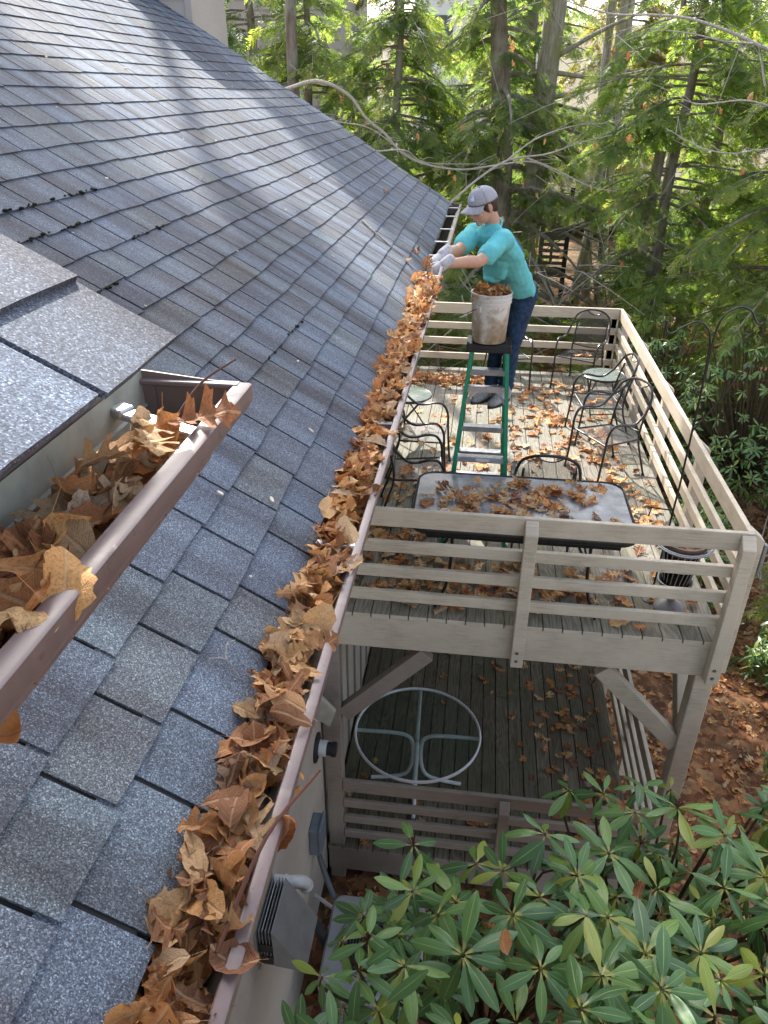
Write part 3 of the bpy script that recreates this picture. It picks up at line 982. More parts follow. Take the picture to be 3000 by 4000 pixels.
def build_upper_deck():
    D = thing('upper_deck', 'raised timber deck with beige rails around weathered grey boards', 'deck', (-1.5, 2.9, -3.2))
    rr = random.Random(3)
    w = 5.625 * IN
    x = -0.006
    while x > -2.98:
        x0 = max(x - w + 0.0065, -2.99)
        mb = MB(); mb.cur = rr.random()
        zj = rr.uniform(-0.002, 0.002)
        mb.box((x0, 0.0, -0.036 + zj), (x, DL, zj), 0.003)
        mb.m = 1
        mb.box((x0 + 0.002, -0.003, -0.034), (x - 0.002, -0.0002, zj - 0.002))
        b = obj('deck_board', mb, [M['deck'], M['paint']], D)
        x -= w
    mb = MB(); mb.box((-2.985, 0.001, -0.325), (-0.001, 0.039, -0.038), 0.003); obj('rim_beam', mb, M['paint'], D)
    mb = MB(); mb.box((-0.04, 0.042, -0.325), (-0.001, DL - 0.04, -0.038), 0.003); obj('rim_beam', mb, M['paint'], D)
    mb = MB(); mb.box((-2.985, DL - 0.037, -0.325), (-0.001, DL, -0.038), 0.003); obj('rim_beam', mb, M['paint'], D)
    mb = MB(); mb.box((-2.99, 2.9, -0.52), (-0.05, 2.99, -0.285)); obj('girder', mb, M['paint_shaded'], D)
    for i in range(12):
        y = 0.44 + i * 0.42
        if abs(y - 2.95) < 0.1: continue
        mb = MB(); mb.box((-2.985, y - 0.019, -0.27), (-0.045, y + 0.019, -0.04)); obj('joist', mb, M['paint_shaded'], D)
    mats = [M['paint']]
    for z, h in zip(ZR, HR):
        mb = MB(); mb.cur = rr.random(); mb.box((-2.99, 0.0, z - h), (0.0, T2, z), 0.004); obj('rail', mb, mats, D)
        mb = MB(); mb.cur = rr.random(); mb.box((-T2, T2 + 0.002, z - h), (0.0, DL + T2, z - 0.0015), 0.004); obj('rail', mb, mats, D)
        mb = MB(); mb.cur = rr.random(); mb.box((-2.99, DL, z - h), (-T2 - 0.002, DL + T2, z), 0.004); obj('rail', mb, mats, D)
    p = 3.5 * IN
    def post(x0, x1, y0, y1, face, z0=-0.33, zt=ZR[0] - 0.008):
        mb = MB(); mb.cur = rr.random()
        slant_post(mb, x0, x1, y0, y1, z0, zt, face)
        return obj('post', mb, mats, D)
    for xc in (-1.459, -0.046):
        q = post(xc - p / 2, xc + p / 2, -p, -0.004, '-y')
        bolts(q, xc - 0.006, -p - 0.0005, (-0.19, -0.265), 'y')
    for yc in (0.10, 1.55, 3.02, 4.46, 5.80):
        post(0.002, p + 0.002, yc - p / 2, yc + p / 2, '+x')
    for xc in (-0.10, -1.5, -2.85):
        post(xc - p / 2, xc + p / 2, DL + T2 + 0.002, DL + T2 + p, '+y')
    # inner blocks in the far corner
    mb = MB(); mb.box((-T2 - p, DL + T2 + 0.002, -0.3), (-T2, DL + T2 + 0.06, 0.88)); obj('corner_block', mb, mats, D)
    # columns and braces
    c = 5.5 * IN
    for (x0, y0) in ((-0.135, 0.0), (-2.975, 0.0), (-0.135, DL - c), (-0.135, 2.88)):
        mb = MB(); mb.cur = rr.random(); mb.box((x0, y0, -3.3), (x0 + c, y0 + c, -0.328 if y0 != 2.88 else -0.53), 0.006)
        obj('column', mb, M['paint'] if x0 > -1 else M['paint_shaded'], D)
    def brace(a, b):
        mb = MB(); mb.cur = rr.random(); mb.beam(a, b, 0.085, 0.135, ch=0.004); obj('brace', mb, M['paint'] if a[0] > -1.5 else M['paint_shaded'], D)
    brace((-2.82, 0.075, -1.12), (-2.14, 0.075, -0.395))
    brace((-0.12, 0.075, -1.10), (-0.80, 0.075, -0.395))
    brace((-0.06, 0.17, -1.10), (-0.06, 0.85, -0.395))
    brace((-0.06, DL - 0.16, -1.10), (-0.06, DL - 0.85, -0.395))
    brace((-0.12, DL - 0.06, -1.10), (-0.80, DL - 0.06, -0.395))
    # small hinged fitting on the corner post
    mb = MB(); mb.box((0.098, 0.055, 0.58), (0.122, 0.10, 0.80), 0.004)
    mb.sweep([(0.11, 0.03, 0.60), (0.112, 0.02, 0.56), (0.115, 0.05, 0.545), (0.115, 0.09, 0.56)], 0.006, 6)
    obj('hook_fitting', mb, M['galv'], D)

def build_lower_deck():
    Z = -2.74
    D = thing('lower_deck', 'shaded lower deck of dark damp boards under the raised deck', 'deck', (-1.5, 2.9, -3.2))
    rr = random.Random(8)
    w = 5.625 * IN
    x = -0.14
    while x > -2.9:
        x0 = max(x - w + 0.009, -2.985)
        cuts = [-0.03, 5.8] if rr.random() < 0.6 else [-0.03, rr.uniform(1.0, 4.5), 5.8]
        for a, b in zip(cuts[:-1], cuts[1:]):
            mb = MB(); mb.cur = rr.random()
            zj = rr.uniform(-0.003, 0.003)
            mb.box((x0, a, Z - 0.036 + zj), (x, b - 0.004, Z + zj), 0.003)
            mb.m = 1
            if a < 0: mb.box((x0 + 0.002, a - 0.003, Z - 0.033), (x - 0.002, a - 0.0002, Z + zj - 0.003))
            obj('deck_board', mb, [M['deck_low'], M['paint_shaded']], D)
        x -= w
    mb = MB(); mb.box((-2.98, -0.028, Z - 0.32), (-0.14, 0.01, Z - 0.038), 0.003); obj('rim_beam', mb, M['paint_shaded'], D)
    mb = MB(); mb.box((-0.175, 0.015, Z - 0.32), (-0.14, 5.8, Z - 0.038), 0.003); obj('rim_beam', mb, M['paint_shaded'], D)
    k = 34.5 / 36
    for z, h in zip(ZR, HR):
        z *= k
        mb = MB(); mb.cur = rr.random(); mb.box((-2.83, -0.006, Z + z - h), (-0.14, 0.032, Z + z), 0.004); obj('rail', mb, M['paint_shaded'], D)
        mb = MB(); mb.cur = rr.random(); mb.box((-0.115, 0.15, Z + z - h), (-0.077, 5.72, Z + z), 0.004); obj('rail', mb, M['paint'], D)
        mb = MB(); mb.cur = rr.random(); mb.box((-2.98, 5.70, Z + z - h), (-0.14, 5.74, Z + z), 0.004); obj('rail', mb, M['paint_shaded'], D)
    p = 3.5 * IN
    mb = MB(); slant_post(mb, -1.455, -1.455 + p, -p - 0.032, -0.034, Z - 0.17, Z + ZR[0] * k - 0.005, '-y')
    q = obj('post', mb, M['paint_shaded'], D)
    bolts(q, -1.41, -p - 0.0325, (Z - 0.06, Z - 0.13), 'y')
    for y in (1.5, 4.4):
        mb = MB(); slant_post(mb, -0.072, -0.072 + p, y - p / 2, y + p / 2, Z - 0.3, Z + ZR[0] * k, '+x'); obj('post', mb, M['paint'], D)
build_upper_deck()
build_lower_deck()

# ------------------------------------------------------------------ fixtures on the near wall
def build_wall_fixtures():
    X = -2.998
    t = thing('vent_hood', 'grey metal louvred vent hood fixed to the taupe wall under the eave', 'vent hood', (X, -1.78, -1.12))
    y0, y1, zt, zb = -1.96, -1.60, -0.93, -1.28
    mb = MB(); mb.box((X, y0 - 0.02, zb - 0.03), (X + 0.012, y1 + 0.02, zt + 0.03), 0.002); obj('back_plate', mb, M['galv'], t)
    for i in range(4):
        mb = MB(); a = X + 0.022 + i * 0.020
        mb.box((a, y0, zb), (a + 0.005, y1, zt), 0.001)
        obj('louvre', mb, M['galv'] if i != 1 else M['alu'], t)
    mb = MB()
    a, b = X + 0.10, X + 0.30
    mb.hexa([(a, y0, zb), (b, y0, zb - 0.02), (b, y1, zb - 0.02), (a, y1, zb), (a, y0, zt), (a + 0.006, y0, zt), (a + 0.006, y1, zt), (a, y1, zt)], 0.002)
    obj('hood', mb, M['galv'], t)
    for i in range(2):
        mb = MB(); mb.box((X + 0.012, y0 - 0.004, zb + 0.02 + i * 0.12), (X + 0.10, y0 - 0.001, zb + 0.10 + i * 0.12)); obj('side_slot', mb, M['plastic_black'], t)
    t = thing('elbow_pipe', 'white plastic elbow pipe coming out of the wall beside the vent hood', 'pipe', (X, -1.5, -1.1))
    mb = MB(); mb.sweep([(X, -1.53, -1.085), (X + 0.07, -1.53, -1.085)], 0.045, 14); mb.sweep([(X + 0.065, -1.53, -1.085), (X + 0.085, -1.53, -1.085)], 0.052, 14)
    obj('collar', mb, M['pvc'], t, True)
    mb = MB(); mb.sweep(catmull([(X + 0.08, -1.53, -1.085), (X + 0.14, -1.51, -1.095), (X + 0.18, -1.47, -1.15), (X + 0.19, -1.455, -1.20)], 5), 0.043, 14)
    mb.sweep([(X + 0.19, -1.455, -1.20), (X + 0.191, -1.452, -1.215)], 0.05, 14); obj('elbow', mb, M['pvc'], t, True)
    t = thing('round_vent', 'black and white round pipe vent with a wide black flange on the wall', 'vent', (X, -0.22, -1.25))
    c = Vector((X, -0.22, -1.25))
    mb = MB(); mb.sweep([c, c + Vector((0.012, 0, 0)), c + Vector((0.03, 0, 0))], [0.125, 0.125, 0.06], 20); obj('flange', mb, M['rubber'], t, True)
    mb = MB(); mb.sweep([c + Vector((0.02, 0, 0)), c + Vector((0.09, 0, 0))], 0.068, 18); obj('pipe', mb, M['pvc'], t, True)
    mb = MB(); mb.sweep([c + Vector((0.09, 0, 0)), c + Vector((0.125, 0, 0)), c + Vector((0.13, 0, 0)), c + Vector((0.165, 0, 0))], [0.055, 0.055, 0.062, 0.062], 18); obj('cap', mb, M['rubber'], t, True)
    t = thing('disconnect_box', 'blue grey electrical box on the taupe wall with a conduit running down', 'electrical box', (X, -0.52, -1.9))
    mb = MB(); mb.box((X, -0.63, -2.06), (X + 0.075, -0.44, -1.76), 0.006); obj('body', mb, M['box'], t)
    mb = MB(); mb.box((X + 0.0755, -0.64, -2.03), (X + 0.10, -0.43, -1.75), 0.006); obj('cover', mb, M['box'], t)
    mb = MB(); mb.box((X + 0.05, -0.435, -2.02), (X + 0.09, -0.424, -1.99)); obj('latch', mb, M['pvc'], t)
    mb = MB(); mb.sweep(catmull([(X + 0.04, -0.52, -2.06), (X + 0.06, -0.54, -2.2), (X + 0.13, -0.62, -2.36), (X + 0.24, -0.74, -2.52)], 5), 0.024, 10); obj('conduit', mb, M['conduit'], t, True)
    t = thing('drain_pipe', 'thin white drain pipe poking out low on the wall beside the air conditioner', 'pipe', (X, -0.62, -2.72))
    mb = MB(); mb.sweep([(X, -0.56, -2.70), (X + 0.26, -0.70, -2.70)], 0.017, 10); obj('pipe', mb, M['pvc'], t, True)
    t = thing('insulated_hose', 'thick black insulated hose running from the wall towards the air conditioner', 'hose', (X, -1.2, -2.3))
    mb = MB(); mb.sweep(catmull([(X, -1.02, -2.22), (X + 0.08, -1.03, -2.26), (X + 0.16, -1.04, -2.42), (X + 0.22, -1.05, -2.62), (X + 0.26, -1.06, -2.85)], 5), 0.042, 12)
    tag(t, 'thick black insulated hose running from the wall down beside the air conditioner')
    obj('hose', mb, M['rubber'], t, True)
    mb = MB(); mb.sweep([(X, -1.02, -2.22), (X + 0.03, -1.02, -2.23)], 0.05, 12); obj('sleeve', mb, M['galv'], t, True)
    # tan slanted bracket board up under the eave, in front of the deck
    t = thing('eave_bracket', 'tan slant-cut timber bracket fixed under the brown gutter', 'bracket', (-2.9, -0.2, -0.7))
    mb = MB()
    mb.hexa([(-3.0, -0.26, -0.88), (-2.87, -0.26, -0.96), (-2.87, -0.22, -0.96), (-3.0, -0.22, -0.88), (-3.0, -0.26, -0.58), (-2.82, -0.26, -0.80), (-2.82, -0.22, -0.80), (-3.0, -0.22, -0.58)], 0.003)
    obj('board', mb, M['putty'], t)
    # air conditioner
    a = thing('air_conditioner', 'grey air conditioner condenser with a round fan grille behind the rhododendron', 'air conditioner', (-2.42, -1.08, -3.2))
    cx, cy, hx, hy = -2.40, -1.08, 0.39, 0.40
    def rr_ring(hx_, hy_, r, n=5):
        out = []
        for qx, qy, a0 in ((1, 1, 0), (-1, 1, 90), (-1, -1, 180), (1, -1, 270)):
            for i in range(n + 1):
                an = R(a0 + 90 * i / n)
                out.append((cx + qx * (hx_ - r) + r * math.cos(an), cy + qy * (hy_ - r) + r * math.sin(an)))
        return out
    def shell(levels):
        mb = MB(); vs = []; n = None
        for (h1, h2, r, z) in levels:
            ring = rr_ring(h1, h2, r); n = len(ring)
            vs += [(x, y, z) for x, y in ring]
        fs = []
        for i in range(len(levels) - 1):
            for k in range(n):
                fs.append((i * n + k, i * n + (k + 1) % n, (i + 1) * n + (k + 1) % n, (i + 1) * n + k))
        return mb.add(vs, fs), n
    mb, n = shell([(hx - 0.02, hy - 0.02, 0.08, -3.15), (hx - 0.02, hy - 0.02, 0.08, -2.50)]); obj('cabinet', mb, M['galv'], a, True)
    for i in range(22):
        z = -3.1 + i * 0.027
        mb2, _ = shell([(hx - 0.012, hy - 0.012, 0.08, z), (hx - 0.012, hy - 0.012, 0.08, z + 0.012)])
        if i % 2 == 0: obj('louvre', mb2, M['ac'], a, True)
    mb, n = shell([(hx, hy, 0.09, -2.52), (hx, hy, 0.09, -2.46), (hx - 0.02, hy - 0.02, 0.08, -2.435)])
    # top plate with a round opening
    ring = [Vector((v[0], v[1], v[2])) for v in mb.v[-n:]]
    m2 = 24
    vs = [tuple(v) for v in ring]; inner = []
    for v in ring:
        an = math.atan2(v.y - cy, v.x - cx)
        inner.append((cx + 0.285 * math.cos(an), cy + 0.285 * math.sin(an), -2.43))
    deep = [(x, y, -2.52) for x, y, z in inner]
    mb.add(vs + inner + deep, [(k, (k + 1) % n, n + (k + 1) % n, n + k) for k in range(n)] + [(n + k, n + (k + 1) % n, 2 * n + (k + 1) % n, 2 * n + k) for k in range(n)])
    obj('top_cover', mb, M['ac'], a, True)
    mb = MB(); mb.lathe([(0.0, -2.56), (0.29, -2.56)], (cx, cy, 0), 24); obj('fan_well', mb, M['plastic_black'], a)
    mb = MB()
    for i in range(11):
        r = 0.05 + i * 0.0235
        pts = [(cx + r * math.cos(2 * math.pi * k / 32), cy + r * math.sin(2 * math.pi * k / 32), -2.425) for k in range(32)]
        mb.sweep(pts, 0.0035, 4, closed=True)
    for k in range(8):
        an = 2 * math.pi * k / 8 + 0.2
        mb.sweep([(cx + 0.05 * math.cos(an), cy + 0.05 * math.sin(an), -2.43), (cx + 0.29 * math.cos(an), cy + 0.29 * math.sin(an), -2.43)], 0.004, 4)
    obj('grille', mb, M['conduit'], a)
    mb = MB(); mb.lathe([(0.0, -2.425), (0.05, -2.43), (0.055, -2.46)], (cx, cy, 0), 16); obj('fan_hub', mb, M['conduit'], a, True)
build_wall_fixtures()

# ------------------------------------------------------------------ patio furniture
def chair_parts(root):
    L = 0.0115
    def tube(name, pts, r=L, n=6):
        mb = MB(); mb.sweep(catmull(pts, 5), r, 8); return obj(name, mb, M['iron'], root, True, world=False)
    for s in (-1, 1):
        tube('leg', [(s * 0.265, -0.27, 0.012), (s * 0.262, -0.25, 0.2), (s * 0.265, -0.235, 0.42)])
        tube('arm', [(s * 0.265, -0.235, 0.42), (s * 0.268, -0.225, 0.54), (s * 0.272, -0.175, 0.625), (s * 0.276, -0.09, 0.638), (s * 0.278, 0.02, 0.615), (s * 0.27, 0.10, 0.625), (s * 0.262, 0.19, 0.70), (s * 0.25, 0.245, 0.78)], 0.0125)
        # flattened arm pad
        mb = MB(); mb.sweep(catmull([(s * 0.272, -0.175, 0.63), (s * 0.276, -0.09, 0.643), (s * 0.278, 0.02, 0.621), (s * 0.271, 0.09, 0.628)], 5), (0.007, 0.02) and [(0.006, 0.019)] * 16, 8)
        obj('arm_pad', mb, M['iron'], root, True, world=False)
        tube('leg', [(s * 0.235, 0.34, 0.012), (s * 0.222, 0.27, 0.22), (s * 0.212, 0.215, 0.42), (s * 0.205, 0.24, 0.62), (s * 0.20, 0.29, 0.80)], 0.0105)
        mb = MB()
        for p in ((s * 0.265, -0.27), (s * 0.235, 0.34)):
            mb.lathe([(0.0, 0.0), (0.017, 0.0), (0.017, 0.014), (0.0, 0.016)], (p[0], p[1], 0), 10)
        obj('glide', mb, M['plastic_black'], root, world=False)
    tube('back_frame', [(-0.25, 0.245, 0.78), (-0.215, 0.285, 0.87), (-0.12, 0.325, 0.93), (0, 0.335, 0.945), (0.12, 0.325, 0.93), (0.215, 0.285, 0.87), (0.25, 0.245, 0.78)], 0.0125)
    tube('handle_arc', [(-0.10, 0.325, 0.925), (-0.06, 0.318, 0.895), (0, 0.315, 0.883), (0.06, 0.318, 0.895), (0.10, 0.325, 0.925)], 0.006)
    tube('back_rail', [(-0.21, 0.222, 0.49), (0, 0.225, 0.475), (0.21, 0.222, 0.49)], 0.008)
    mb = MB()
    fr = [(-0.24, -0.22, 0.425), (0.24, -0.22, 0.425), (0.215, 0.21, 0.41), (-0.215, 0.21, 0.41)]
    for i in range(4):
        mb.sweep([fr[i], fr[(i + 1) % 4]], 0.0095, 8)
    for s in (-1, 1):
        mb.sweep([(s * 0.265, -0.235, 0.42), (s * 0.235, -0.20, 0.42)], 0.008, 6)
    obj('seat_frame', mb, M['iron'], root, True, world=False)
    # mesh seat and back as thin perforated sheets (two faces 3 mm apart)
    def sheet(name, fn, nu, nv, su, sv):
        mb = MB()
        vs = []; uv = []; fs = []
        for j in range(nv + 1):
            for i in range(nu + 1):
                u = i / nu; v = j / nv
                vs.append(fn(u, v)); uv.append((u * su, v * sv))
        for j in range(nv):
            for i in range(nu):
                a = j * (nu + 1) + i
                fs.append((a, a + 1, a + nu + 2, a + nu + 1))
        mb.add(vs, fs, uv)
        obj(name, mb, M['mesh'], root, True, world=False)
    sheet('seat', lambda u, v: ((u - 0.5) * (0.48 - 0.05 * v), -0.22 + 0.43 * v, 0.424 - 0.012 * v - 0.012 * math.sin(math.pi * u) * math.sin(math.pi * v)), 6, 6, 36, 32)
    def back(u, v):
        x = (u - 0.5) * 2
        top = 0.945 - 0.06 * max(0.0, 1 - abs(x * 0.235) / 0.10) ** 0.5 - 0.13 * abs(x) ** 3
        z = 0.478 + 0.015 * x * x + (top - 0.478) * v
        hw = 0.205 + 0.02 * v * (1 - v) * 4 * 0.5
        y = 0.222 + (0.115) * max(0, (z - 0.5) / 0.45) + 0.02 * (1 - x * x)
        return (x * hw, y, z)
    sheet('backrest', back, 12, 8, 32, 32)

def place_chair(src, loc, face, label):
    """face: direction (x, y) the sitter would look; the chair is built looking along -Y"""
    rz = math.atan2(face[1], face[0]) + math.pi / 2
    c = src if src.get('used') is None else copy_tree(src)
    c['used'] = 1
    c.location = loc
    c.rotation_euler = (0, 0, rz)
    tag(c, label, 'chair', 'black wrought iron mesh chairs on the upper deck')
    return c
ch0 = thing('mesh_armchair', 'x', 'chair')
chair_parts(ch0)
place_chair(ch0, (-0.55, 5.33, 0.003), (-0.45, -0.89), 'black mesh armchair by the far right railing corner, facing the camera, leaves on its seat')
place_chair(ch0, (-1.52, 5.22, 0.003), (0.25, -0.97), 'black mesh armchair half hidden behind the man and the ladder, by the far rail')
place_chair(ch0, (-0.52, 3.66, 0.003), (-1.0, -0.12), 'black mesh armchair beside the small round table at the right rail, seen from its side')
place_chair(ch0, (-0.54, 2.72, 0.003), (-0.86, -0.52), 'black mesh armchair with tilted back nearest the glass dining table, on the right')
place_chair(ch0, (-1.26, 1.30, 0.003), (0.05, 1.0), 'black mesh armchair whose back touches the far edge of the glass dining table')
place_chair(ch0, (-2.38, 1.66, 0.003), (1.0, 0.10), 'black mesh armchair under the gutter, the nearer of the two left of the ladder')
place_chair(ch0, (-2.40, 2.50, 0.003), (1.0, -0.02), 'black mesh armchair under the gutter, next to the left round side table')
for o in COL.objects:
    if 'used' in o: del o['used']

def side_table_parts(root):
    mb = MB(); mb.lathe([(0.0, 0.492), (0.23, 0.492), (0.236, 0.496), (0.236, 0.500), (0.23, 0.503), (0.0, 0.503)], (0, 0, 0), 36)
    obj('top_glass', mb, M['glass_side'], root, True, world=False)
    mb = MB()
    for r, z in ((0.242, 0.494), (0.20, 0.465)):
        mb.sweep([(r * math.cos(2 * math.pi * k / 36), r * math.sin(2 * math.pi * k / 36), z) for k in range(36)], 0.009, 6, closed=True)
    obj('rim', mb, M['iron'], root, True, world=False)
    for s in (-1, 1):
        for q in (-1, 1):
            mb = MB(); mb.sweep([(s * 0.15, q * 0.17, 0.48), (s * 0.15, -q * 0.05, 0.20), (s * 0.15, -q * 0.19, 0.008)] if q > 0 else [(s * 0.135, -0.17, 0.48), (s * 0.135, 0.05, 0.20), (s * 0.135, 0.19, 0.008)], 0.009, 6)
            obj('leg', mb, M['iron'], root, True, world=False)
    for q in (-1, 1):
        mb = MB(); mb.sweep([(-0.15, q * 0.16, 0.05), (0.15, q * 0.16, 0.05)], 0.007, 6); obj('crossbar', mb, M['iron'], root, True, world=False)
st = thing('side_table', 'small round frosted glass table with crossed black legs at the right rail', 'side table', (-0.385, 4.36, 0.003), 'small round glass side tables', R(10))
side_table_parts(st)
st2 = copy_tree(st); st2.location = (-2.62, 3.36, 0.003); st2.rotation_euler = (0, 0, R(75))
tag(st2, 'small round frosted glass table with crossed black legs beside the gutter, left of the ladder')

def rounded_rect(hx, hy, r, n=6):
    out = []
    for qx, qy, a0 in ((1, 1, 0), (-1, 1, 90), (-1, -1, 180), (1, -1, 270)):
        for i in range(n + 1):
            an = R(a0 + 90 * i / n)
            out.append((qx * (hx - r) + r * math.cos(an), qy * (hy - r) + r * math.sin(an)))
    return out
def build_dining_table():
    t = thing('glass_dining_table', 'long black framed glass table strewn with brown leaves behind the near rail', 'table', (-1.50, 0.575, 0.003))
    hx, hy = 0.81, 0.455
    ring = rounded_rect(hx, hy, 0.14)
    mb = MB()
    n = len(ring)
    mb.prism([(x, y, 0.703) for x, y in rounded_rect(hx - 0.012, hy - 0.012, 0.13)], (0, 0, 0.007))
    obj('top_glass', mb, M['glass_table'], t, world=False)
    mb = MB(); mb.sweep([(x, y, 0.690) for x, y in ring], [(0.030, 0.013)] * n, 8, closed=True, up=(0, 0, 1)); obj('rim', mb, M['iron'], t, True, world=False)
    for y in (-hy + 0.03, hy - 0.03):
        mb = MB(); mb.box((-hx + 0.12, y - 0.012, 0.625), (hx - 0.12, y + 0.012, 0.665))
        obj('apron', mb, M['iron'], t, world=False)
    for sx in (-1, 1):
        for sy in (-1, 1):
            mb = MB(); mb.sweep(catmull([(sx * 0.50, sy * 0.36, 0.68), (sx * 0.50, sy * 0.37, 0.40), (sx * 0.53, sy * 0.40, 0.18), (sx * 0.60, sy * 0.43, 0.006)], 4), [(0.019, 0.013)] * 13, 8)
            obj('leg', mb, M['iron'], t, True, world=False)
        mb = MB(); mb.sweep([(sx * 0.505, -0.37, 0.42), (sx * 0.505, 0.37, 0.42)], 0.01, 6); obj('stretcher', mb, M['iron'], t, True, world=False)
build_dining_table()

def build_round_table():
    t = thing('round_glass_table', 'round clear glass table with a pale tubular frame on the shaded lower deck', 'table', (-2.235, 0.82, -2.737))
    r = 0.61; Z = 0.70
    n = 56
    mb = MB(); mb.sweep([(r * math.cos(2 * math.pi * k / n), r * math.sin(2 * math.pi * k / n), Z) for k in range(n)], [(0.018, 0.012)] * n, 8, closed=True, up=(0, 0, 1)); obj('rim', mb, M['white_metal'], t, True, world=False)
    mb = MB(); mb.lathe([(0.0, Z - 0.004), (r - 0.01, Z - 0.004), (r - 0.01, Z + 0.003), (0.0, Z + 0.003)], (0, 0, 0), n); obj('top_glass', mb, M['glass_clear'], t, world=False)
    for k in range(4):
        an = R(92 + 90 * k)
        c, s = math.cos(an), math.sin(an)
        def P(q, z): return (q * c, q * s, z)
        mb = MB(); mb.sweep(catmull([P(r - 0.01, Z - 0.03), P(0.25, Z - 0.03), P(0.10, Z - 0.06), P(0.045, Z - 0.16), P(0.045, 0.30), P(0.10, 0.12), P(0.25, 0.05), P(0.46, 0.014)], 5), 0.019, 10)
        obj('leg', mb, M['white_metal'], t, True, world=False)
build_round_table()

def build_planter():
    x, y = -0.32, 0.37
    t = thing('urn_planter', 'grey pedestal urn with a wire basket and leaf-filled brown pot behind the near rail', 'planter', (x, y, 0))
    mb = MB(); mb.lathe([(0.0, 0.0), (0.105, 0.0), (0.115, 0.012), (0.105, 0.035), (0.06, 0.06), (0.03, 0.085), (0.024, 0.12), (0.03, 0.15), (0.055, 0.17), (0.10, 0.20), (0.125, 0.25), (0.13, 0.27), (0.12, 0.272), (0.10, 0.23), (0.0, 0.22)], (x, y, 0), 28); obj('urn', mb, M['urn'], t, True)
    mb = MB(); mb.lathe([(0.0, 0.22), (0.098, 0.23), (0.105, 0.42), (0.135, 0.56), (0.14, 0.58)], (x, y, 0), 24); obj('coir_liner', mb, M['coir'], t, True)
    mb = MB()
    for k in range(20):
        an = 2 * math.pi * k / 20
        mb.sweep(catmull([(x + q * math.cos(an + w), y + q * math.sin(an + w), z) for q, z, w in ((0.09, 0.24, 0), (0.112, 0.36, 0.1), (0.13, 0.50, 0.2), (0.155, 0.575, 0.25), (0.195, 0.60, 0.3))], 3), 0.0035, 5)
    for rr_, z in ((0.195, 0.60), (0.203, 0.592), (0.118, 0.40)):
        mb.sweep([(x + rr_ * math.cos(2 * math.pi * k / 36), y + rr_ * math.sin(2 * math.pi * k / 36), z) for k in range(36)], 0.006, 6, closed=True)
    obj('wire_basket', mb, M['wire'], t, True)
    mb = MB(); mb.lathe([(0.0, 0.52), (0.13, 0.53), (0.152, 0.60), (0.165, 0.605), (0.165, 0.625), (0.145, 0.625), (0.13, 0.57), (0.0, 0.565)], (x, y, 0), 28); obj('pot', mb, M['clay'], t, True)
build_planter()

def build_hook():
    t = thing('shepherds_hook', 'tall thin black pole with curled double hooks behind the near right rail', 'plant hook', (-0.44, 0.47, 0))
    mb = MB(); mb.sweep([(-0.44, 0.47, 0.0), (-0.405, 0.49, 1.0), (-0.40, 0.50, 1.95), (-0.405, 0.50, 2.02)], 0.0075, 8); obj('pole', mb, M['iron'], t, True)
    mb = MB(); mb.sweep(catmull([(-0.40, 0.50, 1.7), (-0.398, 0.50, 2.08), (-0.36, 0.50, 2.22), (-0.28, 0.50, 2.27), (-0.21, 0.50, 2.25), (-0.165, 0.50, 2.185), (-0.135, 0.50, 2.165), (-0.115, 0.50, 2.185), (-0.112, 0.50, 2.21)], 5), 0.0065, 8); obj('hook', mb, M['iron'], t, True)
    mb = MB(); mb.sweep(catmull([(-0.405, 0.495, 1.75), (-0.415, 0.495, 2.02), (-0.45, 0.495, 2.13), (-0.52, 0.495, 2.17), (-0.60, 0.495, 2.135), (-0.66, 0.495, 2.09), (-0.695, 0.495, 2.095), (-0.71, 0.495, 2.13), (-0.708, 0.495, 2.17)], 5), 0.0065, 8); obj('hook', mb, M['iron'], t, True)
    mb = MB(); mb.sweep(catmull([(-0.402, 0.49, 1.42), (-0.30, 0.49, 1.60), (-0.17, 0.49, 1.86), (-0.145, 0.49, 1.89), (-0.135, 0.49, 1.86), (-0.14, 0.49, 1.79), (-0.15, 0.49, 1.775)], 4), 0.006, 8); obj('hook', mb, M['iron'], t, True)
    mb = MB(); mb.sweep([(-0.43, 0.475, 0.80), (-0.57, 0.475, 0.81), (-0.58, 0.475, 0.74)], 0.006, 6); obj('step_bar', mb, M['iron'], t, True)
    mb = MB(); mb.lathe([(0, 0), (0.06, 0), (0.06, 0.008), (0, 0.012)], (-0.44, 0.47, 0), 16); obj('base', mb, M['iron'], t)
build_hook()

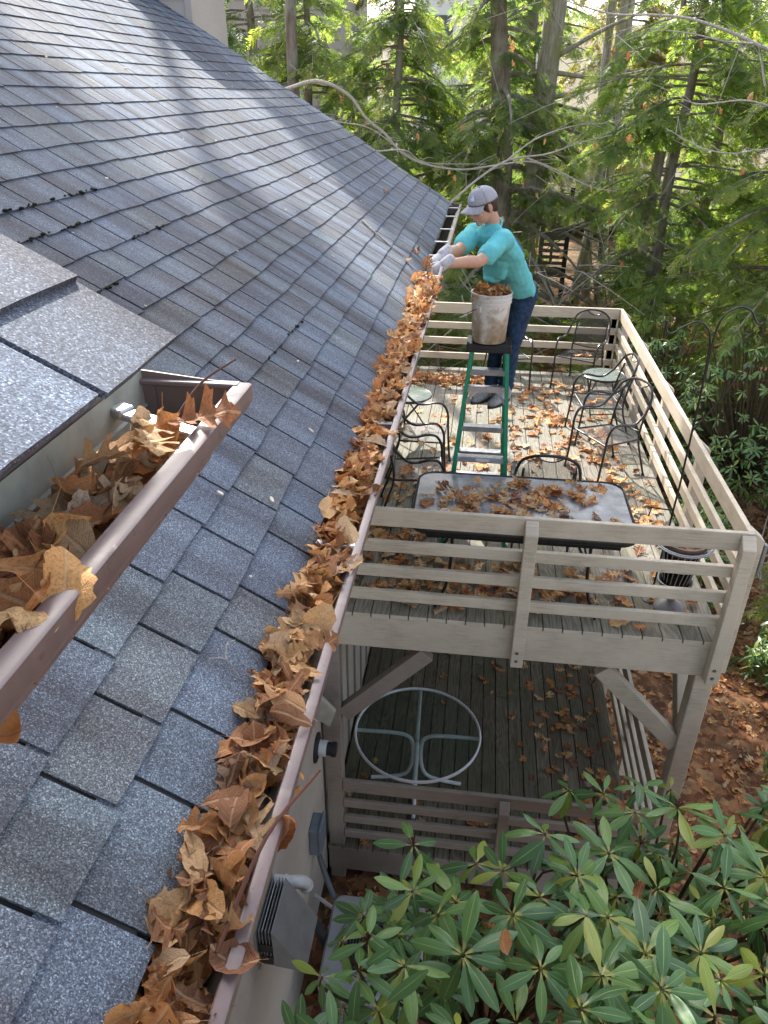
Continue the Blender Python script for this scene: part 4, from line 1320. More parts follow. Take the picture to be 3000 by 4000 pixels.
# ------------------------------------------------------------------ step ladder and bucket
def build_ladder():
    t = thing('step_ladder', 'green step ladder with aluminium treads standing open on the deck beside the gutter', 'ladder', (-1.83, 1.5, 0.003))
    ZT = 1.69
    def lerp(a, b, f): return Vector(a) * (1 - f) + Vector(b) * f
    rear = [((-1.965, 1.29, ZT), (-2.115, 1.06, 0.003)), ((-1.665, 1.29, ZT), (-1.555, 1.06, 0.003))]
    front = [((-1.955, 1.44, ZT), (-2.085, 2.0, 0.003)), ((-1.675, 1.44, ZT), (-1.57, 2.0, 0.003))]
    def rail(a, b, s, side):
        mb = MB()
        a = Vector(a); b = Vector(b)
        d = (b - a).normalized()
        w = Vector((1, 0, 0))
        # channel: web plus two flanges
        mb.beam(a, b, 0.006, 0.072, up=(0, -1, 0), ch=0.001)
        nrm = (Vector((0, -1, 0)) - d * d.dot(Vector((0, -1, 0)))).normalized()
        for q in (-1, 1):
            mb.beam(a + nrm * q * 0.034 + w * (-s) * 0.014, b + nrm * q * 0.034 + w * (-s) * 0.014, 0.028, 0.006, up=(0, -1, 0), ch=0.001)
        o = obj('side_rail', mb, M['green'], t)
        m2 = MB(); m2.beam(b + Vector((0, 0, 0.03)), b - Vector((0, 0, 0.003)), 0.04, 0.085, up=(0, -1, 0)); obj('foot', m2, M['rubber'], o)
        return o
    for (a, b), s in zip(rear, (-1, 1)): rail(a, b, s, 'rear')
    for (a, b), s in zip(front, (-1, 1)): rail(a, b, s, 'front')
    def tread(z, pair, dep, name, face):
        f = (ZT - z) / ZT
        a = lerp(*pair[0], f); b = lerp(*pair[1], f)
        x0, x1, y = a.x - (0.012 if face < 0 else -0.012), b.x + (0.012 if face < 0 else -0.012), a.y
        mb = MB()
        mb.box((x0, y - dep / 2, z - 0.004), (x1, y + dep / 2, z), 0.001)
        mb.box((x0, y - dep / 2, z - 0.045), (x1, y - dep / 2 + 0.004, z - 0.0045))
        mb.box((x0, y + dep / 2 - 0.004, z - 0.045), (x1, y + dep / 2, z - 0.0045))
        for k in range(5):
            yy = y - dep / 2 + (k + 0.5) * dep / 5
            mb.box((x0, yy - 0.003, z + 0.0002), (x1, yy + 0.003, z + 0.003))
        if face < 0:
            for k in range(3):
                mb.box((x0, y - dep / 2 - 0.0025, z - 0.04 + k * 0.014), (x1, y - dep / 2 - 0.0002, z - 0.035 + k * 0.014))
        o = obj(name, mb, M['alu'], t)
        for xx in (x0 + 0.004, x1 - 0.004):
            m2 = MB()
            for dz in (-0.012, -0.034):
                m2.sweep([(xx, y - 0.040, z + dz), (xx, y - 0.046, z + dz)], 0.008, 8)
            if face < 0: obj('rivet', m2, M['alu'], o)
        return o
    for z in (0.29, 0.575, 0.86, 1.155, 1.45):
        tread(z, front, 0.078, 'tread', 1)
    o = tread(1.395, rear, 0.045, 'tread', -1)
    o = tread(0.815, rear, 0.06, 'tread', -1)
    mb = MB(); y = 1.06 + (1.29 - 1.06) * (0.815 / ZT) - 0.033
    mb.box((-1.86, y - 0.001, 0.782), (-1.75, y, 0.806)); obj('sticker', mb, M['pvc'], t)
    for s, pr in ((-1, rear[0]), (1, rear[1])):
        mb = MB(); a = lerp(*pr, (ZT - 1.37) / ZT); c = lerp(*pr, (ZT - 1.24) / ZT)
        mb.beam((a.x - s * 0.09, a.y, 1.355), (c.x - s * 0.01, c.y, 1.24), 0.004, 0.02)
        obj('gusset', mb, M['alu'], t)
    for s, i in ((-1, 0), (1, 1)):
        mb = MB()
        a = lerp(*rear[i], (ZT - 0.95) / ZT); b = lerp(*front[i], (ZT - 0.95) / ZT)
        mb.beam(a + Vector((s * 0.01, 0, 0)), b + Vector((s * 0.01, 0, 0)), 0.004, 0.022); obj('spreader', mb, M['alu'], t)
    mb = MB()
    mb.box((-1.995, 1.245, 1.685), (-1.645, 1.49, 1.735), 0.010)
    mb.box((-2.0, 1.24, 1.67), (-1.64, 1.27, 1.70), 0.006)
    mb.box((-1.665, 1.27, 1.7355), (-1.645, 1.46, 1.742)); mb.box((-1.995, 1.27, 1.7355), (-1.975, 1.46, 1.742))
    obj('top_cap', mb, M['plastic_black'], t)
build_ladder()

BK = Vector((-1.83, 1.345, 1.743))
def build_bucket():
    t = thing('bucket', 'grubby white plastic bucket heaped with brown leaves on top of the green ladder', 'bucket', BK)
    prof = [(0.0, 0.0), (0.126, 0.0), (0.131, 0.006), (0.149, 0.30), (0.156, 0.302), (0.156, 0.312), (0.150, 0.315), (0.150, 0.328), (0.158, 0.330), (0.158, 0.342), (0.151, 0.345), (0.152, 0.362), (0.160, 0.364), (0.160, 0.376), (0.148, 0.376), (0.146, 0.34), (0.125, 0.02), (0.0, 0.018)]
    mb = MB(); mb.lathe(prof, (0, 0, 0), 44)
    obj('pail', mb, M['bucket'], t, True, world=False)
    an = R(232)
    c, s = math.cos(an), math.sin(an)
    mb = MB()
    for q in (1, -1):
        mb.beam((q * c * 0.144, q * s * 0.144, 0.272), (q * c * 0.162, q * s * 0.162, 0.272), 0.04, 0.05)
    obj('handle_boss', mb, M['bucket'], t, world=False)
    mb = MB(); pts = []
    out = Vector((-s, c, 0))
    e = Vector((c, s, 0))
    for k in range(13):
        a = math.pi * k / 12
        pts.append(e * (0.166 * math.cos(a)) + Vector((-0.79, 0.1, 0)).normalized() * (0.215 * math.sin(a)) + Vector((0, 0, 0.272 - 0.10 * math.sin(a))))
    mb.sweep(pts, 0.003, 6); obj('handle', mb, M['bolt'], t, True, world=False)
    mb = MB(); mb.sweep([pts[5], pts[6], pts[7]], 0.009, 8); obj('grip', mb, M['pvc'], t, True, world=False)
build_bucket()

# ------------------------------------------------------------------ dry leaves
def leaf_template(kind, seed, hi, curl=1.0):
    rr = random.Random(seed)
    if kind == 'oak':
        out = [(0.0, 0.012), (0.07, 0.05), (0.20, 0.20), (0.215, 0.09), (0.25, 0.07), (0.40, 0.36), (0.46, 0.27), (0.43, 0.14), (0.47, 0.09), (0.62, 0.40), (0.70, 0.30), (0.66, 0.16), (0.70, 0.10), (0.84, 0.27), (0.86, 0.13), (0.92, 0.10), (1.0, 0.006)]
    elif kind == 'maple':
        out = [(0.0, 0.012), (0.03, 0.16), (0.02, 0.30), (0.12, 0.24), (0.17, 0.30), (0.30, 0.46), (0.40, 0.55), (0.42, 0.38), (0.50, 0.40), (0.46, 0.20), (0.58, 0.17), (0.70, 0.25), (0.74, 0.13), (0.86, 0.12), (1.0, 0.006)]
    elif kind == 'ovate':
        out = [(0.0, 0.01)] + [(t, 0.30 * math.sin(math.pi * t ** 0.85) ** 0.8 * (1 + 0.05 * math.sin(t * 47))) for t in [i / 10 for i in range(1, 10)]] + [(1.0, 0.006)]
    else:  # long
        out = [(0.0, 0.01)] + [(t, 0.165 * math.sin(math.pi * t ** 0.9) ** 0.75 * (1 + 0.07 * math.sin(t * 61))) for t in [i / 11 for i in range(1, 11)]] + [(1.0, 0.006)]
    if hi:
        # extra rows between
        o2 = []
        for a, b in zip(out[:-1], out[1:]):
            o2 += [a, ((a[0] + b[0]) / 2, (a[1] + b[1]) / 2)]
        out = o2 + [out[-1]]
    n = len(out)
    cols = (-1, -0.5, 0, 0.5, 1)
    kx = rr.uniform(1.0, 5.2) * rr.choice((1, 1, 1, -1))
    ky = rr.uniform(-2.5, 2.8)
    tw = rr.uniform(-1.2, 1.2)
    kx *= curl; ky *= curl; tw *= curl
    ph = rr.uniform(0, 6)
    asy = rr.uniform(-0.5, 0.5)
    V = []; U = []
    for i, (t, w) in enumerate(out):
        tm = i / (n - 1)
        wl = w * (1 + 0.12 * math.sin(i * 2.3 + ph)); wr = w * (1 + 0.12 * math.sin(i * 1.7 + ph * 2))
        for c in cols:
            x = (wl if c < 0 else wr) * c
            y = tm * (1 - abs(c)) + t * abs(c)
            U.append((0.5 + x, y))
            z = 0.035 * math.sin(x * 9 + ph) * math.sin(y * 7 + ph) + 0.02 * math.sin(y * 19 + x * 13 + ph)
            # twist, cross curl, length bend
            a = tw * (y - 0.5)
            x, z = x * math.cos(a) - z * math.sin(a), x * math.sin(a) + z * math.cos(a)
            kk = kx * (1 + asy * (1 if x > 0 else -1))
            x2 = math.sin(kk * x) / kk; z2 = z + (1 - math.cos(kk * x)) / kk
            b = ky * (y - 0.4)
            y2 = 0.4 + (math.sin(b) / ky if abs(ky) > 0.05 else y - 0.4) - z2 * math.sin(b)
            z3 = (1 - math.cos(b)) / ky if abs(ky) > 0.05 else 0.0
            V.append((x2, y2 - 0.5, z3 + z2 * math.cos(b)))
    F = []
    nc = len(cols)
    for i in range(n - 1):
        for j in range(nc - 1):
            a = i * nc + j
            F.append((a, a + 1, a + nc + 1, a + nc))
    # stalk
    o = len(V)
    sx = rr.uniform(-0.08, 0.08)
    b0 = Vector(V[2])
    d = (Vector(V[2]) - Vector(V[nc + 2])).normalized()
    e = b0 + d * rr.uniform(0.12, 0.32) + Vector((sx, 0, rr.uniform(-0.04, 0.06)))
    s = 0.0055
    V += [b0 + Vector((-s, 0, 0)), b0 + Vector((s, 0, 0)), e + Vector((s * 0.8, 0, 0.004)), e + Vector((-s * 0.8, 0, 0.004))]
    V = [tuple(v) for v in V]
    U += [(0.62, 0.001)] * 4
    F.append((o, o + 1, o + 2, o + 3))
    V = np.array(V); V[:, 2] -= V[:, 2].mean()
    return V, np.array(F), np.array(U)

KINDS = ['oak', 'ovate', 'oak', 'maple', 'ovate', 'long', 'long', 'oak']
LEAF_T = [leaf_template(KINDS[i % 8], 100 + i, False) for i in range(24)] + [leaf_template(('oak', 'oak', 'maple')[i % 3], 400 + i, False, 0.35) for i in range(9)]
LEAF_ME = []
for i, (V, F, U) in enumerate(LEAF_T):
    me = np_mesh('dry_leaf', V, F, M['leaf'], uv=U, smooth=True)
    LEAF_ME.append(me)
FLAT = list(range(24, 33)) * 2 + [i for i in range(24) if KINDS[i % 8] in ('oak', 'maple')]
def leaf_kind(t):
    return KINDS[t % 8] if t < 24 else ('oak', 'oak', 'maple')[(t - 24) % 3]
LEAVES = []      # (matrix 4x4 np, template, group key)
def add_leaf(p, size, key, flat=None, kinds=None, e=None):
    """flat: max tilt (radians); None = any orientation"""
    if e is None:
        yaw = rng.uniform(0, 6.283)
        if flat is None:
            e = Euler((rng.gauss(0, 0.75), rng.gauss(0, 0.75), yaw))
        else:
            e = Euler((rng.uniform(-flat, flat), rng.uniform(-flat, flat), yaw))
    t = rng.choice(kinds if kinds else range(24))
    m = Matrix.Translation(p) @ e.to_matrix().to_4x4() @ Matrix.Diagonal((size, size, size * rng.uniform(0.65, 1.0), 1))
    LEAVES.append((np.array(m), t, key))

def fill_leaves():
    # lower gutter: deep layer, then a proud upper layer
    for _ in range(700):
        y = rng.uniform(-4.75, 0.22)
        add_leaf((rng.uniform(-2.300, -2.205), y, 2.45 + rng.uniform(-0.07, -0.02)), rng.uniform(0.055, 0.10), 'low')
    for _ in range(720):
        y = rng.uniform(-4.75, 0.16)
        dens = 0.7 + 0.3 * math.sin(y * 3.3) + 0.25 * math.sin(y * 7.1 + 1)
        h = rng.uniform(-0.028, 0.006) * (1.1 if y > -1.6 else 1.0) + 0.010 * dens
        e = Euler((rng.gauss(0, 0.45), rng.gauss(0, 0.45), rng.uniform(0, 6.283)))
        add_leaf((rng.uniform(-2.285, -2.205), y, 2.455 + h + 0.008), rng.uniform(0.055, 0.115), 'low', e=e)
    for _ in range(60):   # heap in front of the hands, spilling over the lip
        y = rng.gauss(-0.30, 0.40)
        if y < 0.2:
            add_leaf((rng.gauss(-2.23, 0.038), y, 2.468 + rng.uniform(-0.01, 0.03)), rng.uniform(0.07, 0.12), 'low')
    for y in (-4.2, -3.95, -3.3, -3.0, -2.62, -2.2, -1.7, -1.2, -0.75, -0.3, 0.05):   # on the lip
        add_leaf((-2.180, y, 2.458), rng.uniform(0.07, 0.11), 'low', e=Euler((rng.uniform(-0.3, 0.3), rng.uniform(0.1, 0.6), rng.uniform(0, 6.28))))
    # upper gutter
    for _ in range(60):
        add_leaf((rng.uniform(-2.34, -2.29), rng.uniform(-4.6, -3.76), 3.10 + rng.uniform(-0.10, -0.06)), rng.uniform(0.06, 0.085), 'up', 0.9)
    for _ in range(75):
        add_leaf((rng.uniform(-2.335, -2.275), rng.uniform(-4.5, -3.74), 3.10 + rng.uniform(-0.055, -0.018)), rng.uniform(0.065, 0.10), 'up', 0.7)
    for _ in range(46):
        add_leaf((rng.uniform(-2.325, -2.262), rng.uniform(-4.45, -3.70), 3.10 + rng.uniform(-0.022, 0.004)), rng.uniform(0.07, 0.10), 'up', 0.5)
    for _ in range(10):
        add_leaf((rng.uniform(-2.33, -2.26), rng.uniform(-3.72, -3.60), 3.10 + rng.uniform(-0.085, -0.05)), rng.uniform(0.05, 0.08), 'up', 0.6)
    # dining table
    for _ in range(135):
        q = rng.random()
        if q < 0.5:
            x, y = rng.gauss(-1.35, 0.20), rng.gauss(0.66, 0.16)
        elif q < 0.8:
            x, y = rng.gauss(-1.85, 0.20), rng.gauss(0.48, 0.18)
        else:
            x, y = rng.uniform(-2.2, -0.75), rng.uniform(0.2, 1.0)
        if -2.25 < x < -0.76 and 0.2 < y < 1.0:
            add_leaf((x, y, 0.722 + rng.uniform(0.0, 0.03)), rng.uniform(0.10, 0.16), 'table', 0.35, FLAT)
    # upper deck: pile along the far left, drifts round the chairs, strays
    def deck(x, y, s=0.06, kinds=None):
        if -2.95 < x < -0.05 and 0.03 < y < 5.8:
            add_leaf((x, y, 0.014 + rng.uniform(0, 0.02)), rng.uniform(0.10, 0.165), 'deck', 0.3, kinds)
    for _ in range(190):
        deck(rng.uniform(-2.9, -1.75), rng.gauss(5.3, 0.13))
    for cx, cy, n, sx, sy in ((-0.9, 5.0, 45, .35, .2), (-1.0, 4.1, 40, .2, .25), (-0.75, 3.1, 40, .22, .2), (-0.55, 2.15, 60, .25, .2), (-0.25, 1.5, 28, .12, .35), (-2.3, 2.2, 90, .3, .5), (-2.55, 1.2, 70, .2, .3), (-2.3, 0.5, 80, .35, .2), (-1.5, 0.55, 60, .4, .15), (-0.6, 0.55, 26, .3, .2), (-1.9, 0.35, 30, .4, .1), (-1.6, 2.2, 40, .3, .4), (-1.2, 3.6, 26, .25, .5), (-0.5, 3.7, 24, .2, .25), (-1.9, 4.3, 20, .4, .5)):
        for _ in range(n):
            deck(rng.gauss(cx, sx), rng.gauss(cy, sy), kinds=FLAT if rng.random() < 0.8 else None)
    for _ in range(60):
        deck(rng.uniform(-2.9, -0.1), rng.uniform(0.1, 5.7))
    for x, y in ((-0.72, 0.12), (-0.58, 0.08), (-1.25, 0.3), (-0.16, 0.03)):
        deck(x, y, kinds=FLAT)
    # seats
    for x, y in ((-0.52, 5.30), (-0.45, 5.32), (-0.60, 5.28), (-0.50, 5.24), (-0.5, 3.68), (-0.42, 3.62), (-0.58, 3.6), (-2.45, 1.65), (-2.3, 1.6), (-2.5, 1.55), (-2.4, 2.2), (-2.3, 2.9), (-2.2, 2.85), (-2.25, 2.7)):
        add_leaf((x, y, 0.445), rng.uniform(0.10, 0.14), 'chair', 0.3, FLAT)
    # bucket heap, planter
    for _ in range(80):
        a = rng.uniform(0, 6.28); r = 0.135 * math.sqrt(rng.random())
        add_leaf((BK.x + r * math.cos(a), BK.y + r * math.sin(a), BK.z + 0.37 + rng.uniform(-0.03, 0.035) + 0.03 * (1 - r / 0.14)), rng.uniform(0.07, 0.115), 'bucket')
    for _ in range(26):
        a = rng.uniform(0, 6.28); r = 0.12 * math.sqrt(rng.random())
        add_leaf((-0.32 + r * math.cos(a), 0.37 + r * math.sin(a), 0.60 + rng.uniform(0, 0.03)), rng.uniform(0.08, 0.12), 'planter', 0.5)
    # lower deck
    for cx, cy, n, sx, sy in ((-0.55, 1.6, 60, .22, .6), (-0.45, 0.7, 40, .2, .3), (-1.0, 0.4, 24, .5, .2), (-0.9, 2.6, 24, .4, .5), (-0.5, 3.4, 20, .3, .5)):
        for _ in range(n):
            x, y = rng.gauss(cx, sx), rng.gauss(cy, sy)
            if -2.9 < x < -0.2 and 0 < y < 5.6:
                add_leaf((x, y, -2.725 + rng.uniform(0, 0.02)), rng.uniform(0.09, 0.15), 'lower', 0.3, FLAT)
    for _ in range(40):
        add_leaf((rng.uniform(-2.9, -0.2), rng.uniform(0, 4), -2.725), rng.uniform(0.08, 0.13), 'lower', 0.3, FLAT)
    # ground litter
    for _ in range(3000):
        x, y = rng.uniform(-0.2, 4.2), rng.uniform(-0.5, 8.0)
        add_leaf((x, y, ground_z(x, y) + rng.uniform(0.0, 0.03)), rng.uniform(0.09, 0.16), 'ground', 0.4)
    for _ in range(420):
        x, y = rng.uniform(-2.98, 0.6), rng.uniform(-2.2, 0.0)
        add_leaf((x, y, ground_z(x, y) + rng.uniform(0.0, 0.03)), rng.uniform(0.09, 0.15), 'ground', 0.4)
    # few on the roof
    add_leaf(LOW.p(0.527, 1.95, 0.022), 0.09, 'roof', 0.2)
    add_leaf(LOW.p(0.10, 0.69, 0.022), 0.11, 'roof', 0.2)
    add_leaf(LOW.p(0.13, 0.30, 0.022), 0.10, 'roof', 0.2)
    # hung up on the far branches
    for _ in range(75):
        u = rng.uniform(-5.0, 3.5); y = rng.uniform(9.0, 11.0)
        add_leaf((u, y, rng.uniform(0.6, 4.3)), rng.uniform(0.09, 0.17), 'tree', e=Euler((rng.uniform(1.0, 2.0), rng.uniform(-0.4, 0.4), rng.uniform(0, 6.28))))
fill_leaves()

LEAF_INFO = {
    'low': ('dry brown leaf heaped in the long lower gutter along the eave', 'leaves clogging the lower gutter'),
    'up': ('dry brown leaf lying in the short upper gutter nearest the camera', 'leaves in the upper gutter'),
    'table': ('dry brown leaf lying on the glass dining table', 'leaves on the dining table'),
    'deck': ('dry brown leaf lying on the grey boards of the upper deck', 'leaves on the upper deck'),
    'chair': ('dry brown leaf lying on the mesh seat of a chair', 'leaves on the chair seats'),
    'bucket': ('dry brown leaf heaped in the white bucket', 'leaves in the bucket'),
    'planter': ('dry brown leaf lying in the pot of the urn planter', 'leaves in the urn planter'),
    'lower': ('dry brown leaf lying on the dark boards of the lower deck', 'leaves on the lower deck'),
    'ground': ('dry brown leaf lying on the leaf-covered ground', 'leaves on the ground'),
    'roof': ('small dry leaf lying alone on the shingle roof', 'leaves on the shingle roof'),
    'tree': ('dead brown leaf caught in the hemlock branches', 'leaves caught in the branches'),
}
def leaf_words(k, t, m):
    kd = {'oak': 'pointed lobed', 'maple': 'broad lobed', 'ovate': 'smooth oval', 'long': 'long narrow'}[leaf_kind(t)]
    x, y = m[0, 3], m[1, 3]
    if k == 'low':
        zone = 'below the upper gutter' if y < -3.3 else 'above the vent hood' if y < -2.3 else 'above the lower deck' if y < -1.6 else 'by the near rail' if y < -0.9 else 'beside the table' if y < -0.35 else 'near the gloves'
        side = 'against the shingles' if x < -2.26 else 'on the lip' if x > -2.21 else 'mid trough'
        return 'dry %s leaf in lower gutter, %s, %s' % (kd, side, zone), 'leaf', '%s leaves in the lower gutter %s %s' % (kd, side, zone)
    if k == 'up':
        zone = 'at its closed end' if y > -3.8 else 'in its middle' if y > -4.0 else 'at the left picture edge'
        return 'dry %s leaf in the short upper gutter %s' % (kd, zone), 'leaf', '%s leaves in the upper gutter %s' % (kd, zone)
    if k == 'roof':
        return ('small yellow leaf alone on the upper part of the shingle roof' if y > 1.5 else 'curled orange leaf on the shingles just above the gloved hands' if y > 0.5 else 'small tan leaf on the lowest shingles below the pale twig'), 'leaf', None
    return 'dry %s ' % kd + LEAF_INFO[k][0].split(' ', 2)[2], 'leaf', '%s ' % kd + LEAF_INFO[k][1]
def emit_leaves():
    mats = np.array([l[0] for l in LEAVES])
    P = mats[:, :3, 3]
    S = np.linalg.norm(mats[:, :3, 0], axis=1)
    u, v, z = view_np(P)
    inside = (np.abs(u) < 1520) & (np.abs(v) < 2020)
    score = np.where(inside, S / z, 0.0)
    # leaves hidden behind decks and the roof do not count as shown
    keys = [l[2] for l in LEAVES]
    for i, k in enumerate(keys):
        if k == 'low' and P[i, 2] < 2.44: score[i] *= 0.3
        if k == 'up' and P[i, 2] < 3.05: score[i] *= 0.4
        if k in ('ground', 'tree', 'lower'): score[i] *= 0.45
    order = np.argsort(-score)
    single = set(order[:292].tolist())
    rest = {}
    for i, (m, t, k) in enumerate(LEAVES):
        if k == 'roof': single.add(i)
        if i in single:
            o = bpy.data.objects.new('dry_leaf', LEAF_ME[t])
            COL.objects.link(o)
            o.matrix_world = Matrix(m.tolist())
            tag(o, *leaf_words(k, t, m))
            if k == 'low': o['tone'] = max(0.0, min(0.55, (-2.4 - m[1, 3]) * 0.45)) * rng.uniform(0.4, 1.2)  # tone rises towards the near end: shade painted on the gutter leaves
            elif k == 'up': o['tone'] = rng.choice((0.0, 0.1, 0.45, 0.6))
        else:
            rest.setdefault(k, []).append(i)
    for k, ids in rest.items():
        VV = []; FF = []; UU = []; RR = []; o = 0
        for i in ids:
            m, t, _ = LEAVES[i]
            V, F, U = LEAF_T[t]
            VV.append(V @ m[:3, :3].T + m[:3, 3]); FF.append(F + o); UU.append(U)
            RR.append(np.full(len(V), rng.random() if not (k == 'low' and m[1, 3] < -2.6) else rng.choice((0.03, 0.1, 0.16, 0.22, 0.98)))); o += len(V)  # merged near gutter leaves take dark colours in place of shade
        ob = link('fallen_leaves', np_mesh('fallen_leaves', np.concatenate(VV), np.concatenate(FF), M['leaf'], rnd=np.concatenate(RR), uv=np.concatenate(UU), smooth=True))
        tag(ob, 'mass of ' + LEAF_INFO[k][0].replace('leaf ', 'leaves ', 1).replace('leaf', 'leaves', 1) if False else 'many dry brown leaves: ' + LEAF_INFO[k][1], 'leaves', kind='stuff')

def hero_leaf(kind, seed, p, size, e, rv, label):
    V, F, U = leaf_template(kind, seed, True)
    me = np_mesh('dry_leaf', V, F, M['leaf'], uv=U, smooth=True, rnd=[rv] * len(V))
    o = link('dry_leaf', me)
    o.location = p; o.rotation_euler = e; o.scale = (size, size, size)
    tag(o, label, 'leaf')
    return o
hero_leaf('oak', 7, (-2.235, -3.69, 3.112), 0.095, Euler((0.15, 0.20, -1.2)), 0.36, 'pale tan pointed oak leaf lying across the lip of the upper gutter near its end')
hero_leaf('ovate', 12, (-2.232, -4.025, 3.105), 0.078, Euler((0.75, 0.35, 0.55)), 0.38, 'pale tan smooth leaf with straight veins propped on the upper gutter lip')
hero_leaf('ovate', 31, (-2.322, -3.668, 3.090), 0.048, Euler((1.05, 0.0, 0.1)), 0.05, 'round brown leaf standing against the aluminium strap of the upper gutter')
hero_leaf('oak', 44, (-2.315, -4.0, 3.06), 0.11, Euler((0.6, -0.25, 0.9)), 0.02, 'large dark red brown leaf curled upright in the upper gutter')
hero_leaf('maple', 46, (-2.25, -4.075, 3.098), 0.08, Euler((0.3, 0.3, 2.2)), 0.36, 'orange tan crumpled leaf hanging over the upper gutter lip below the pale one')
hero_leaf('oak', 51, (-2.285, -3.73, 3.075), 0.085, Euler((0.4, -0.3, 1.7)), 0.14, 'orange brown curled leaf in the upper gutter beneath the aluminium strap')
hero_leaf('long', 52, (-2.315, -3.80, 3.07), 0.09, Euler((0.5, 0.5, -0.7)), 0.2, 'long rolled brown leaf sticking up in the middle of the upper gutter')
hero_leaf('maple', 53, (-2.26, -3.84, 3.078), 0.085, Euler((0.3, 0.5, 0.4)), 0.30, 'tan folded leaf in the middle of the upper gutter just behind the lip')
hero_leaf('long', 54, (-2.295, -3.89, 3.08), 0.075, Euler((0.9, 0.2, 0.2)), 0.34, 'yellow tan curled leaf rolled like a hook beside the upper gutter lip')
hero_leaf('ovate', 23, (-2.165, -3.735, 2.435), 0.10, Euler((1.1, 0.1, -0.5)), 0.14, 'smooth orange brown leaf hanging over the lower gutter lip above the electrical box')
hero_leaf('oak', 63, (-2.19, -1.32, 2.478), 0.15, Euler((0.2, 0.2, -1.3)), 0.30, 'big pale oak leaf jutting from the lower gutter across the near rail end')
hero_leaf('maple', 66, (-2.20, 0.0, 2.470), 0.14, Euler((0.9, 0.4, -1.1)), 0.03, 'dark brown crumpled leaf bulging over the lower gutter near the gloved hands')
emit_leaves()

# ------------------------------------------------------------------ twigs, flecks on the roof
def stick(name, pts, r0, r1, mat, label, cat, forks=()):
    mb = MB()
    c = catmull(pts, 5); n = len(c)
    mb.sweep(c, [r0 + (r1 - r0) * i / (n - 1) for i in range(n)], 6)
    for f in forks:
        c = catmull(f, 4); n = len(c)
        mb.sweep(c, [r0 * 0.75 + (r1 - r0 * 0.75) * i / (n - 1) for i in range(n)], 6)
    o = obj(name, mb, mat, None, True)
    tag(o, label, cat)
    return o
stick('twig', [LOW.p(0.493, 0.53, 0.02), LOW.p(0.42, 0.455, 0.022), LOW.p(0.346, 0.395, 0.025), LOW.p(0.25, 0.36, 0.02), LOW.p(0.156, 0.33, 0.022)], 0.0085, 0.004, M['twig'], 'pale straight twig lying on the shingle roof above the man', 'twig')
stick('twig', [LOW.p(0.111, -3.454, 0.014), LOW.p(0.082, -3.437, 0.016), LOW.p(0.045, -3.458, 0.014)], 0.0022, 0.0012, M['twig'], 'tiny forked twig lying on the near shingles by the gutter', 'twig',
      [[LOW.p(0.082, -3.437, 0.016), LOW.p(0.092, -3.41, 0.018), LOW.p(0.093, -3.397, 0.016), LOW.p(0.082, -3.379, 0.016)]])
stick('leaf_stalk', [(-2.20, -3.95, 2.46), (-2.17, -3.80, 2.50), (-2.12, -3.66, 2.49)], 0.0035, 0.0025, M['seed'], 'long reddish leaf stalk poking out of the lower gutter', 'stalk')
stick('leaf_stalk', [(-2.283, -3.66, 3.09), (-2.265, -3.60, 3.12), (-2.235, -3.545, 3.135)], 0.0022, 0.0014, M['seed'], 'thin red leaf stalk leaning on the end of the upper gutter', 'stalk')
stick('stem', [(-2.375, -4.03, 3.115), (-2.355, -4.02, 3.08), (-2.345, -4.03, 3.02)], 0.003, 0.002, M['plastic_black'], 'thin dark stem curled over the back of the upper gutter', 'stem')
def flecks():
    mb = MB(); rr = random.Random(77)
    for _ in range(95):
        s = rr.uniform(0.1, 2.6); y = rr.uniform(-3.4, 3.6)
        a = rr.uniform(0, 3.14); L = rr.uniform(0.004, 0.011); w = L * rr.uniform(0.3, 0.6)
        P = []
        for k in range(6):
            q = 2 * math.pi * k / 6
            dx, dy = L * math.cos(q), w * math.sin(q)
            P.append(LOW.p(s + dx * math.cos(a) - dy * math.sin(a), y + dx * math.sin(a) + dy * math.cos(a), 0.013))
        mb.prism(P, (ST * 0.003, 0, CT * 0.003))
    o = obj('seed_flecks', mb, M['fleck'])
    tag(o, 'tiny pale seed flecks scattered on the shingle roof', 'debris', kind='stuff')
flecks()

# ------------------------------------------------------------------ conifers
def spray_template(nside, wid, seed, droop=0.12):
    """a flat fan of short needle shoots along an axis of length 1 (+X), Z up"""
    r = np.random.default_rng(seed)
    V = []; F = []
    def shoot(b, d, L, w):
        d = d / np.linalg.norm(d)
        s = np.array([-d[1], d[0], 0.0]); s /= max(1e-6, np.linalg.norm(s))
        o = len(V)
        V.extend([b, b + d * L * 0.45 + s * w, b + d * L, b + d * L * 0.45 - s * w])
        F.append((o, o + 1, o + 2, o + 3))
    for j in range(nside):
        t = (j + 0.3) / nside
        L = (0.46 * (1 - t) + 0.16) * r.uniform(0.75, 1.2)
        for s in (-1, 1):
            a = math.radians(r.uniform(38, 58))
            b = np.array([t + r.uniform(-0.03, 0.03), 0, -droop * t * t])
            shoot(b, np.array([math.cos(a), s * math.sin(a), r.uniform(-0.35, 0.05)]), L, wid * r.uniform(0.8, 1.2))
    shoot(np.array([0.55, 0, -droop * 0.3]), np.array([1, 0, -0.3]), 0.5, wid)
    return np.array(V), np.array(F)
SPRAYS = [spray_template(7, 0.042, s, d) for s, d in ((1, 0.12), (2, 0.25), (3, 0.18))]
SPRUCES = [spray_template(6, 0.055, s, 0.3) for s in (5, 6)]

